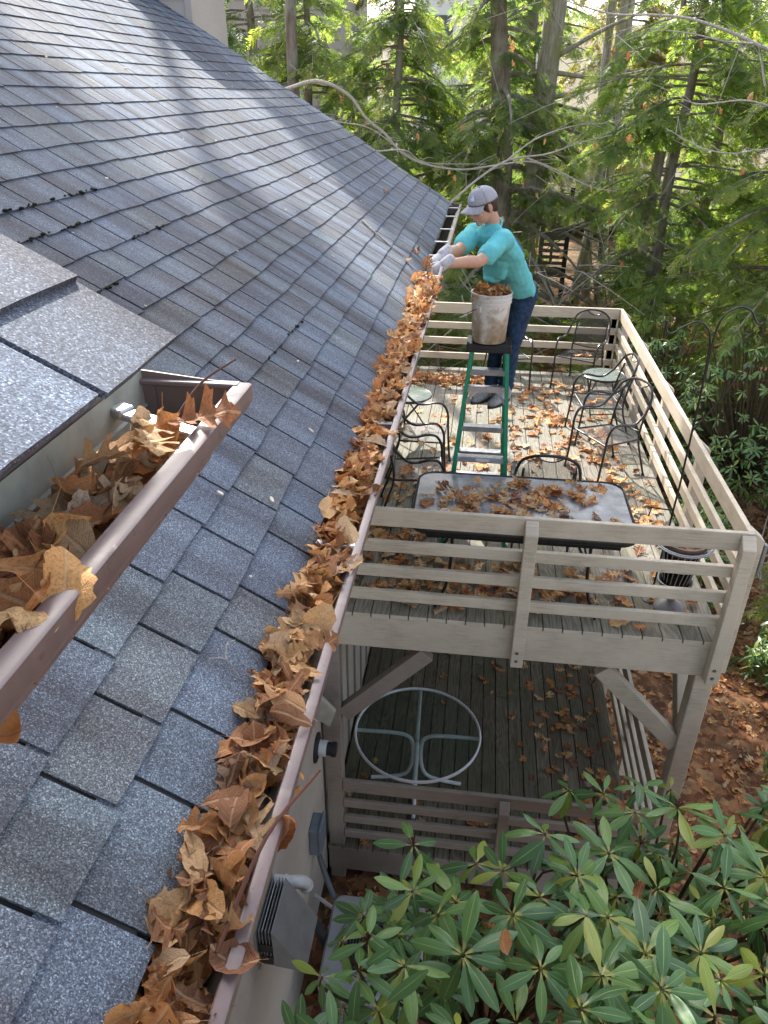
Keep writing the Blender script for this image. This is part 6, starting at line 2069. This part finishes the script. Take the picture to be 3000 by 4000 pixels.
# ------------------------------------------------------------------ neighbours in the woods
def neighbours():
    x0, y0 = -0.1, 16.2
    g = ground_z(x0, y0)
    t = thing('lattice_stair', 'grey wooden stair landing with slatted panels among the trees behind the man', 'stair landing', (x0, y0, g))
    for x, m in ((-0.44, 'greywood'), (0.20, 'darkwood')):
        mb = MB(); mb.box((x - 0.055, y0 - 0.055, g - 0.2), (x + 0.055, y0 + 0.055, 1.35)); obj('post', mb, M[m], t)
    mb = MB(); mb.box((-0.38, y0 - 0.02, -0.84), (0.14, y0 + 0.02, -0.58)); obj('beam', mb, M['greywood'], t)
    for i in range(10):
        z = -0.53 + i * 0.155
        if i == 5: continue
        mb = MB(); mb.box((-0.38, y0 - 0.015, z), (0.14, y0 + 0.015, z + (0.085 if i != 4 else 0.2))); obj('slat', mb, M['greywood'], t)
    mb = MB(); mb.beam((-0.34, y0, -0.84), (0.1, y0, -1.45), 0.05, 0.07); obj('brace', mb, M['greywood'], t)
    mb = MB(); mb.box((-0.2, y0 - 0.03, -0.5), (-0.13, y0 - 0.016, 1.2)); obj('upright', mb, M['greywood'], t)
    mb = MB(); mb.box((-1.1, y0 + 0.4, g - 0.2), (-0.75, y0 + 0.5, -0.9)); mb2 = mb; obj('stringer', mb, M['greywood'], t)
    for i in range(5):
        mb = MB(); mb.box((-1.2, y0 + 0.35, g + 0.25 + i * 0.2), (-0.6, y0 + 0.62, g + 0.29 + i * 0.2)); obj('step', mb, M['greywood'], t)
    # ladder leaning on a trunk
    a0, a1 = Vector((1.56, 17.55, ground_z(1.5, 17.5))), Vector((1.05, 17.85, 0.05))
    t = thing('extension_ladder', 'thin grey ladder leaning against a trunk past the far rail', 'ladder', a0)
    for s in (-0.14, 0.14):
        mb = MB(); mb.beam(a0 + Vector((s, 0, 0)), a1 + Vector((s, 0, 0)), 0.03, 0.06, up=(0, 1, 0)); obj('side_rail', mb, M['conduit'], t)
    for i in range(1, 9):
        p = a0.lerp(a1, i / 9)
        mb = MB(); mb.beam(p + Vector((-0.14, 0, 0)), p + Vector((0.14, 0, 0)), 0.03, 0.03); obj('rung', mb, M['alu'], t)
    # pink brown platform with dark rails seen through the shrubs
    t = thing('garden_platform', 'low pink brown platform with dark rails half hidden behind the right hand shrubs', 'platform', (3.3, 11.2, ground_z(3.3, 11.2)))
    for i in range(10):
        y = 10.3 + i * 0.2
        mb = MB(); mb.cur = i / 10; mb.box((2.5, y, -2.66), (4.4, y + 0.19, -2.61), 0.004); obj('board', mb, M['redwood'], t)
    for z in (-2.40, -2.22, -2.02):
        mb = MB(); mb.box((2.5, 10.24, z), (4.4, 10.28, z + 0.075)); obj('rail', mb, M['darkwood'], t)
    for x in (2.5, 3.4, 4.3):
        mb = MB(); mb.box((x, 10.26, -3.3), (x + 0.08, 10.34, -1.9)); obj('post', mb, M['darkwood'], t)
    for x in (2.55, 4.3):
        mb = MB(); mb.box((x, 12.1, -3.3), (x + 0.1, 12.2, -2.67)); obj('leg', mb, M['darkwood'], t)
    # neighbouring house in pale lap siding
    t = thing('neighbour_house', 'grey house with lap siding glimpsed through the trees beyond the roof', 'house', (-10.5, 22.0, ground_z(-10, 22)))
    g = ground_z(-10, 22) - 1.0
    mb = MB(); mb.box((-14.5, 21.55, g), (-6.6, 27, 7.2)); obj('wall', mb, M['siding'], t)
    z = g + 0.8; i = 0
    while z < 7.0:
        mb = MB(); mb.cur = rng.random()
        mb.hexa([(-14.5, 21.50, z), (-6.58, 21.50, z), (-6.58, 21.56, z), (-14.5, 21.56, z), (-14.5, 21.53, z + 0.25), (-6.58, 21.53, z + 0.25), (-6.58, 21.56, z + 0.25), (-14.5, 21.56, z + 0.25)])
        obj('siding_board', mb, M['siding'], t); z += 0.25
    mb = MB()
    mb.prism([(-15, 21.2, 7.2), (-6.2, 21.2, 7.2), (-6.2, 24.3, 9.2), (-15, 24.3, 9.2)], (0, 0, 0.12)); obj('roof', mb, M['felt'], t)
    # pale far house on the slope above
    t = thing('pale_house', 'white house far up the slope glimpsed above the middle branches', 'house', (-2.5, 44.0, ground_z(-2.5, 44)))
    g = ground_z(-2.5, 44)
    mb = MB(); mb.box((-6.5, 44, g - 1), (1.5, 50, 8.2)); obj('wall', mb, M['pvc'], t)
    for x in (-5.4, -3.2, -1.0):
        mb = MB(); mb.box((x, 43.95, 5.6), (x + 1.0, 44.0, 7.0)); w = obj('window', mb, M['conduit'], t)
    mb = MB(); mb.prism([(-7, 43.5, 8.2), (2, 43.5, 8.2), (2, 47, 10.6), (-7, 47, 10.6)], (0, 0, 0.15)); obj('roof', mb, M['conduit'], t)
neighbours()

# ------------------------------------------------------------------ the man on the ladder
def blob(name, mb, mat, parent, voxel, smooth=6, fac=0.5):
    o = obj(name, mb, mat, parent, True)
    md = o.modifiers.new('remesh', 'REMESH'); md.mode = 'VOXEL'; md.voxel_size = voxel; md.use_smooth_shade = True
    if smooth:
        ms = o.modifiers.new('smooth', 'SMOOTH'); ms.iterations = smooth; ms.factor = fac
    return o

def limb(mb, pts, rad, n=14, up=None):
    c = catmull(pts, 5)
    N = len(c); K = len(pts) - 1
    rs = []
    for i in range(N):
        f = i / (N - 1) * K
        a = min(K - 1, int(f)); g = f - a
        ra, rb = rad[a], rad[a + 1]
        if isinstance(ra, tuple):
            rs.append((ra[0] * (1 - g) + rb[0] * g, ra[1] * (1 - g) + rb[1] * g))
        else:
            rs.append(ra * (1 - g) + rb * g)
    mb.sweep(c, rs, n, up=up)
    mb.ball(c[0], min(rs[0]) * 0.98 if isinstance(rs[0], tuple) else rs[0] * 0.98, n=12)
    mb.ball(c[-1], min(rs[-1]) * 0.98 if isinstance(rs[-1], tuple) else rs[-1] * 0.98, n=12)

def build_person():
    V3 = Vector
    t = thing('person', 'person in a teal t-shirt, jeans and grey cap reaching from the ladder into the gutter', 'person', (-1.72, 1.6, 1.17))
    hip = V3((-1.60, 1.68, 1.99)); waist = V3((-1.64, 1.60, 2.15)); chest = V3((-1.78, 1.36, 2.42)); neck0 = V3((-1.865, 1.215, 2.60))
    hip = V3((-1.605, 1.70, 2.03))
    shN = V3((-1.785, 1.045, 2.545)); shF = V3((-1.985, 1.315, 2.545))
    elN = V3((-1.935, 0.80, 2.445)); wrN = V3((-2.165, 0.600, 2.455))
    elF = V3((-2.09, 1.00, 2.475)); wrF = V3((-2.185, 0.70, 2.500))
    # head frame
    Fv = V3((-0.80, -0.44, -0.42)).normalized()
    Uv = V3((-0.30, -0.22, 0.93)); Uv = (Uv - Fv * Uv.dot(Fv)).normalized()
    Rv = Fv.cross(Uv)
    H0 = V3((-1.938, 1.150, 2.748))
    HM = Matrix((Rv, Fv, Uv)).transposed()
    def hp(x, y, z): return H0 + HM @ V3((x, y, z))
    def hball(mb, c, r, n=14): mb.ball(hp(*c), r, HM, n)
    # ---- body: head, neck, torso, arms and legs in one skin
    mb = MB()
    hball(mb, (0, -0.012, 0.035), (0.076, 0.096, 0.088), 18)
    hball(mb, (0, 0.030, -0.035), (0.060, 0.063, 0.078), 16)
    hball(mb, (0, 0.064, -0.094), (0.030, 0.026, 0.022))
    hball(mb, (0, 0.082, 0.018), (0.050, 0.018, 0.013))
    hball(mb, (0, 0.082, -0.058), (0.026, 0.018, 0.020))
    mb.sweep([hp(0, 0.088, 0.018), hp(0, 0.104, -0.008), hp(0, 0.112, -0.026), hp(0, 0.098, -0.034)], [0.007, 0.010, 0.014, 0.011], 8)
    hball(mb, (0.012, 0.098, -0.030), (0.008, 0.010, 0.007), 8); hball(mb, (-0.012, 0.098, -0.030), (0.008, 0.010, 0.007), 8)
    hball(mb, (0.040, 0.062, -0.020), (0.024, 0.022, 0.020)); hball(mb, (-0.040, 0.062, -0.020), (0.024, 0.022, 0.020))
    for s in (-1, 1):
        hball(mb, (s * 0.076, -0.012, -0.002), (0.010, 0.020, 0.033))
        hball(mb, (s * 0.076, -0.008, -0.030), (0.009, 0.012, 0.013))
    limb(mb, [hp(0, -0.018, -0.05), hp(0, -0.035, -0.11), neck0], [0.053, 0.052, 0.060])
    side = (shN - shF).normalized()
    limb(mb, [hip, waist, chest, (shN + shF) / 2 + V3((0.02, 0.02, -0.01))], [(0.135, 0.09), (0.115, 0.08), (0.13, 0.08), (0.12, 0.06)], 18, up=tuple(side))
    def arm(sh, el, wr):
        up1 = sh.lerp(el, 0.35); fo = el.lerp(wr, 0.3)
        limb(mb, [sh, up1, el, fo, wr], [0.058, 0.050, 0.040, 0.042, 0.029], 12)
    arm(shN, elN, wrN); arm(shF, elF, wrF)
    hN, hF = hip + side * 0.085, hip - side * 0.085
    kN, kF = V3((-1.625, 1.565, 1.66)), V3((-1.755, 1.60, 1.665))
    aN, aF = V3((-1.655, 1.585, 1.26)), V3((-1.775, 1.655, 1.26))
    for h, k, a in ((hN, kN, aN), (hF, kF, aF)):
        limb(mb, [h, h.lerp(k, 0.5), k, k.lerp(a, 0.35), a], [0.082, 0.07, 0.052, 0.052, 0.036], 12)
    blob('body', mb, M['skin'], t, 0.0065, 5)
    # ---- shirt: loose trunk with a hanging front, two short sleeves, a neck band
    mb = MB()
    hem = hip.lerp(waist, 0.45)
    limb(mb, [hem + V3((0, 0, 0)), waist + V3((-0.01, -0.01, 0)), chest, (shN + shF) / 2 + V3((0.015, 0.015, 0.0)), neck0 + V3((0.008, 0.012, -0.012))],
         [(0.160, 0.112), (0.152, 0.112), (0.172, 0.112), (0.150, 0.085), (0.070, 0.060)], 20, up=tuple(side))
    # front that hangs away from the belly
    fr = (Fv * 0.8 + V3((-0.3, -0.2, 0))).normalized(); fr.z = 0; fr.normalize()
    limb(mb, [chest + fr * 0.045 + V3((0, 0, -0.02)), chest.lerp(waist, 0.55) + fr * 0.14 + V3((0, 0, -0.05)), V3((-1.84, 1.36, 2.20))], [(0.14, 0.07), (0.11, 0.055), (0.035, 0.02)], 14, up=tuple(side))
    limb(mb, [shN.lerp(chest, 0.25), shN, shN.lerp(elN, 0.42), shN.lerp(elN, 0.70)], [0.078, 0.074, 0.072, 0.073], 14)
    limb(mb, [shF.lerp(chest, 0.25), shF, shF.lerp(elF, 0.42), shF.lerp(elF, 0.70)], [0.078, 0.074, 0.072, 0.073], 14)
    sh = blob('shirt', mb, M['shirt'], t, 0.0075, 3)
    tx = bpy.data.textures.new('cloth_folds', 'CLOUDS'); tx.noise_scale = 0.11; tx.noise_depth = 1
    dm = sh.modifiers.new('folds', 'DISPLACE'); dm.texture = tx; dm.strength = 0.026; dm.mid_level = 0.5
    # sleeve hems and collar as raised bands
    def ring(name, c, ax, r, mat, par, th=0.006, ry=None):
        ax = ax.normalized(); x = ax.orthogonal().normalized(); y = ax.cross(x)
        mb = MB(); n = 28
        mb.sweep([c + x * r * math.cos(2 * math.pi * k / n) + y * (ry or r) * math.sin(2 * math.pi * k / n) for k in range(n)], th, 6, closed=True)
        return obj(name, mb, mat, par, True)
    ring('collar', neck0 + V3((-0.004, -0.004, 0.016)), (hp(0, -0.03, -0.1) - chest), 0.074, M['shirt'], t, 0.008)
    # print on the back of the shirt
    nb = (V3((0.92, 0.05, 0.40))).normalized()
    c0 = chest + nb * 0.128 + V3((0.035, 0.02, 0.055))
    mb = MB(); up = (chest - waist).normalized(); up = (up - nb * up.dot(nb)).normalized(); sd = nb.cross(up)
    vs = []; fs = []
    for j in range(7):
        for i in range(7):
            u, v = (i / 6 - 0.5) * 0.20, (j / 6 - 0.5) * 0.20
            vs.append(c0 + sd * u + up * v - nb * (u * u * 1.6 + v * v * 0.9))
    for j in range(6):
        for i in range(6):
            if (i, j) not in ((0, 0), (5, 0), (0, 5), (5, 5)):
                fs.append((j * 7 + i, j * 7 + i + 1, j * 7 + i + 8, j * 7 + i + 7))
    mb.add(vs, fs); pr = obj('back_print', mb, M['print'], t, True)
    sw = pr.modifiers.new('fit', 'SHRINKWRAP'); sw.target = sh; sw.offset = 0.004
    sw.wrap_method = 'NEAREST_SURFACEPOINT'
    # ---- jeans
    mb = MB()
    limb(mb, [hip + V3((0, 0, -0.05)), hip + V3((0, 0, 0.02)), hip.lerp(waist, 0.75)], [(0.165, 0.125), (0.172, 0.128), (0.158, 0.116)], 18, up=tuple(side))
    for h, k, a in ((hN, kN, aN), (hF, kF, aF)):
        limb(mb, [h, h.lerp(k, 0.45), k, k.lerp(a, 0.4), a + V3((0, 0, 0.0))], [0.094, 0.082, 0.064, 0.060, 0.058], 14)
        for dz, r in ((0.035, 0.070), (0.085, 0.069)):
            mb.ball(a + V3((0.004, 0.0, dz)), (r, r, 0.022), n=12)
    je = blob('jeans', mb, M['denim'], t, 0.0075, 3)
    dm = je.modifiers.new('folds', 'DISPLACE'); dm.texture = tx; dm.strength = 0.016; dm.mid_level = 0.5
    for s in (0.075, -0.075):
        c = hip + V3((0.10, 0.07, 0.0)).normalized() * 0.14 + side * s + V3((0, 0, -0.01))
        mb = MB(); nn = V3((0.8, 0.55, 0.1)).normalized(); sd = nn.cross(V3((0, 0, 1))).normalized(); up = sd.cross(nn) * -1
        mb.prism([c - sd * 0.06 + up * 0.06, c + sd * 0.06 + up * 0.06, c + sd * 0.06 - up * 0.05, c - up * 0.075, c - sd * 0.06 - up * 0.05], nn * 0.004)
        pk = obj('pocket', mb, M['denim'], je)
        w2 = pk.modifiers.new('fit', 'SHRINKWRAP'); w2.target = je; w2.offset = 0.004
    # ---- shoes
    def shoe(heel, toe):
        d = toe - heel; d.z = 0; L = d.length; d.normalize(); s = V3((-d.y, d.x, 0)); z0 = heel.z
        def P(f, u, h): return heel + d * (L * f) + s * u + V3((0, 0, h))
        mb = MB()
        limb(mb, [P(0.10, 0, 0.055), P(0.38, 0, 0.055), P(0.66, 0.002, 0.045), P(0.92, 0.004, 0.036)], [(0.048, 0.036), (0.050, 0.040), (0.044, 0.046), (0.028, 0.038)], 14, up=(0, 0, 1))
        limb(mb, [P(0.16, 0, 0.06), P(0.17, 0, 0.115)], [0.042, 0.043], 12)
        o = blob('shoe', mb, M['shoe'], t, 0.005, 4)
        mb = MB(); n = 20; pts = []
        for k in range(n):
            a = 2 * math.pi * k / n
            f = 0.5 + 0.53 * math.cos(a); w = 0.049 * math.sin(a) * (0.82 + 0.22 * math.sin(math.pi * (f * 0.9)))
            pts.append(P(f, w, 0.0))
        mb.prism(pts, (0, 0, 0.024)); obj('sole', mb, M['sole'], o)
        for i in range(4):
            f = 0.42 + i * 0.085
            mb = MB(); h = 0.108 - i * 0.008
            mb.sweep([P(f, -0.026, h - 0.012), P(f + 0.01, 0, h), P(f, 0.026, h - 0.012)], 0.0042, 6); obj('lace', mb, M['lace_blue'], o, True)
        mb = MB(); mb.sweep([P(0.30, -0.035, 0.108), P(0.34, 0, 0.118), P(0.30, 0.035, 0.108)], 0.008, 8); obj('lining', mb, M['lace_pink'], o, True)
        for u in (-1, 1):
            for i in range(3):
                mb = MB(); f = 0.34 + i * 0.10
                mb.sweep([P(f, u * 0.045, 0.035), P(f + 0.05, u * 0.042, 0.06), P(f + 0.09, u * 0.032, 0.083)], 0.0032, 5); obj('stripe', mb, M['trainer_stripe'], o, True)
    shoe(V3((-1.735, 1.665, 1.160)), V3((-1.925, 1.445, 1.160)))
    shoe(V3((-1.615, 1.605, 1.160)), V3((-1.785, 1.365, 1.160)))
    # ---- cap
    mb = MB(); cu = 0.0
    n = 24; rows = 9
    def dome(a, f):
        ph = math.pi / 2 * f
        x = 0.084 * math.sin(a) * math.cos(ph) ** 0.85; y = 0.104 * math.cos(a) * math.cos(ph) ** 0.85 - 0.010
        return hp(x, y, 0.034 + 0.094 * math.sin(ph) + 0.012 * math.cos(a) * (1 - f))
    def dome_part(a0, a1, name, mat, off=0.0):
        mb = MB(); vs = []; fs = []; na = 14
        for j in range(rows + 1):
            for i in range(na + 1):
                vs.append(dome(a0 + (a1 - a0) * i / na, min(0.985, j / rows)))
        for j in range(rows):
            for i in range(na):
                q = j * (na + 1) + i
                fs.append((q, q + 1, q + na + 2, q + na + 1))
        mb.add(vs, fs); o = obj(name, mb, mat, cap, True)
        sm = o.modifiers.new('thick', 'SOLIDIFY'); sm.thickness = 0.004
        return o
    cap = obj('cap', MB().ball(hp(0, -0.01, 0.136), (0.008, 0.008, 0.005), HM, 8), M['cap'], t, True)
    dome_part(R(-80), R(80), 'front_panel', M['cap'])
    dome_part(R(80), R(280), 'mesh_panel', M['cap_mesh'])
    mb = MB(); pts = [dome(2 * math.pi * k / 36, 0.0) for k in range(36)]
    mb.sweep(pts, 0.0055, 6, closed=True); obj('band', mb, M['cap_dark'], cap, True)
    mb = MB(); vs = []; fs = []
    na = 18
    for j in range(6):
        for i in range(na + 1):
            a = R(-68) + R(136) * i / na
            b = dome(a, 0.0)
            ext = 0.078 * j / 5 * (math.cos(a) ** 0.6 if abs(a) < R(68) else 0.3)
            vs.append(b + Fv * ext * 1.0 - Uv * (0.010 * (j / 5) + 0.055 * (math.sin(a) ** 2) * (j / 5) * 0.7) + Rv * math.sin(a) * 0.012 * j / 5)
    for j in range(5):
        for i in range(na):
            q = j * (na + 1) + i
            fs.append((q, q + 1, q + na + 2, q + na + 1))
    mb.add(vs, fs); o = obj('brim', mb, M['cap'], cap, True)
    sm = o.modifiers.new('thick', 'SOLIDIFY'); sm.thickness = 0.005
    # small stitched badge on the front panel: pale patch with a mountain outline
    def on_cap(a, f, off=0.005):
        p = dome(a, f); c = hp(0, -0.01, 0.03)
        return p + (p - c).normalized() * off
    mb = MB(); mb.add([on_cap(R(a), f) for a, f in ((-6, 0.18), (-38, 0.18), (-38, 0.62), (-6, 0.62))], [(0, 1, 2, 3)])
    b = obj('badge', mb, M['badge2'], cap); b.modifiers.new('thick', 'SOLIDIFY').thickness = 0.002
    mb = MB(); mb.add([on_cap(R(a), f, 0.0075) for a, f in ((-9, 0.25), (-16, 0.44), (-20, 0.38), (-26, 0.56), (-36, 0.25))], [(0, 1, 2), (0, 2, 3, 4)])
    obj('badge_mountain', mb, M['badge'], b)
    for a in (R(80), R(-80), R(0.01)):
        mb = MB(); mb.sweep([dome(a, min(0.98, k / 9)) + (dome(a, min(0.98, k / 9)) - hp(0, 0, 0.03)).normalized() * 0.002 for k in range(10)], 0.0022, 5); obj('seam', mb, M['cap_dark'] if abs(a) > 1 else M['cap'], cap, True)
    # ---- hair, face
    mb = MB(); hball(mb, (0, -0.028, 0.015), (0.082, 0.090, 0.075), 18); hball(mb, (0, -0.062, -0.035), (0.062, 0.045, 0.040), 14)
    hball(mb, (0.070, 0.010, 0.005), (0.014, 0.018, 0.022)); hball(mb, (-0.070, 0.010, 0.005), (0.014, 0.018, 0.022))
    blob('hair', mb, M['hair'], t, 0.006, 2)
    for s in (-1, 1):
        mb = MB(); hball(mb, (s * 0.031, 0.0865, -0.003), (0.012, 0.008, 0.0055), 10); obj('eye', mb, M['eye'], t, True)
        mb = MB(); mb.sweep([hp(s * 0.014, 0.101, 0.016), hp(s * 0.034, 0.098, 0.021), hp(s * 0.052, 0.083, 0.017)], 0.0042, 6); obj('eyebrow', mb, M['hair'], t, True)
    mb = MB(); mb.sweep([hp(-0.023, 0.091, -0.062), hp(0, 0.102, -0.060), hp(0.023, 0.091, -0.062)], [0.003, 0.006, 0.003], 8); obj('mouth', mb, M['mouth'], t, True)
    # ---- gloved hands: palm, four bent fingers, thumb, knitted cuff
    def hand(wr, fwd, nrm, left):
        fwd = fwd.normalized(); nrm = (nrm - fwd * nrm.dot(fwd)).normalized(); s = fwd.cross(nrm)   # nrm = back of the hand
        mb = MB()
        def P(f, u, h): return wr + fwd * f + s * u + nrm * h
        limb(mb, [P(-0.012, 0, 0), P(0.03, 0, 0), P(0.065, 0, 0), P(0.092, 0, -0.004)], [(0.030, 0.027), (0.037, 0.020), (0.043, 0.018), (0.042, 0.014)], 14, up=tuple(s))
        for i, (u, L) in enumerate(((0.032, 0.070), (0.011, 0.080), (-0.011, 0.075), (-0.031, 0.058))):
            a1, a2, a3 = 0.55, 1.15, 1.7
            p0 = P(0.085, u, -0.003)
            def stp(p, a, l): return p + (fwd * math.cos(a) - nrm * math.sin(a)) * l + s * u * 0.12
            p1 = stp(p0, a1, L * 0.44); p2 = stp(p1, a2, L * 0.32); p3 = stp(p2, a3, L * 0.26)
            limb(mb, [p0, p1, p2, p3], [0.0125, 0.0118, 0.011, 0.0095], 10)
        q = 1 if left else -1
        limb(mb, [P(0.022, q * 0.030, -0.008), P(0.050, q * 0.058, -0.026), P(0.082, q * 0.062, -0.048), P(0.098, q * 0.052, -0.062)], [0.018, 0.0155, 0.0135, 0.011], 10)
        g = blob('glove', mb, M['glove'], t, 0.0042, 4)
        mb = MB(); limb(mb, [P(-0.05, 0, 0), P(-0.025, 0, 0), P(0.0, 0, 0)], [0.037, 0.036, 0.036], 14); obj('cuff', mb, M['glove'], g, True)
        mb = MB(); limb(mb, [P(0.03, 0, -0.014), P(0.085, 0, -0.018)], [(0.036, 0.008), (0.040, 0.007)], 12, up=tuple(s)); obj('palm_patch', mb, M['glove_dark'], g, True)
    hand(wrN, V3((-0.66, -0.50, -0.45)), V3((0.12, -0.62, 0.70)), True)
    hand(wrF, V3((-0.62, -0.66, -0.40)), V3((-0.10, -0.15, 1.0)), False)
build_person()
for p, s, e in (((-2.285, 0.52, 2.475), 0.10, Euler((1.1, 0.4, 0.3))), ((-2.25, 0.47, 2.50), 0.085, Euler((0.8, 0.9, 1.4))), ((-2.265, 0.56, 2.455), 0.09, Euler((1.5, -0.3, 2.2)))):
    hero_leaf('oak', int(s * 997), p, s, e, 0.3, {0.10: 'tan leaf pinched in the gloved hands, the outermost one', 0.085: 'orange leaf on top of the gloved fingers', 0.09: 'brown leaf under the gloved fingers in the gutter'}[s])
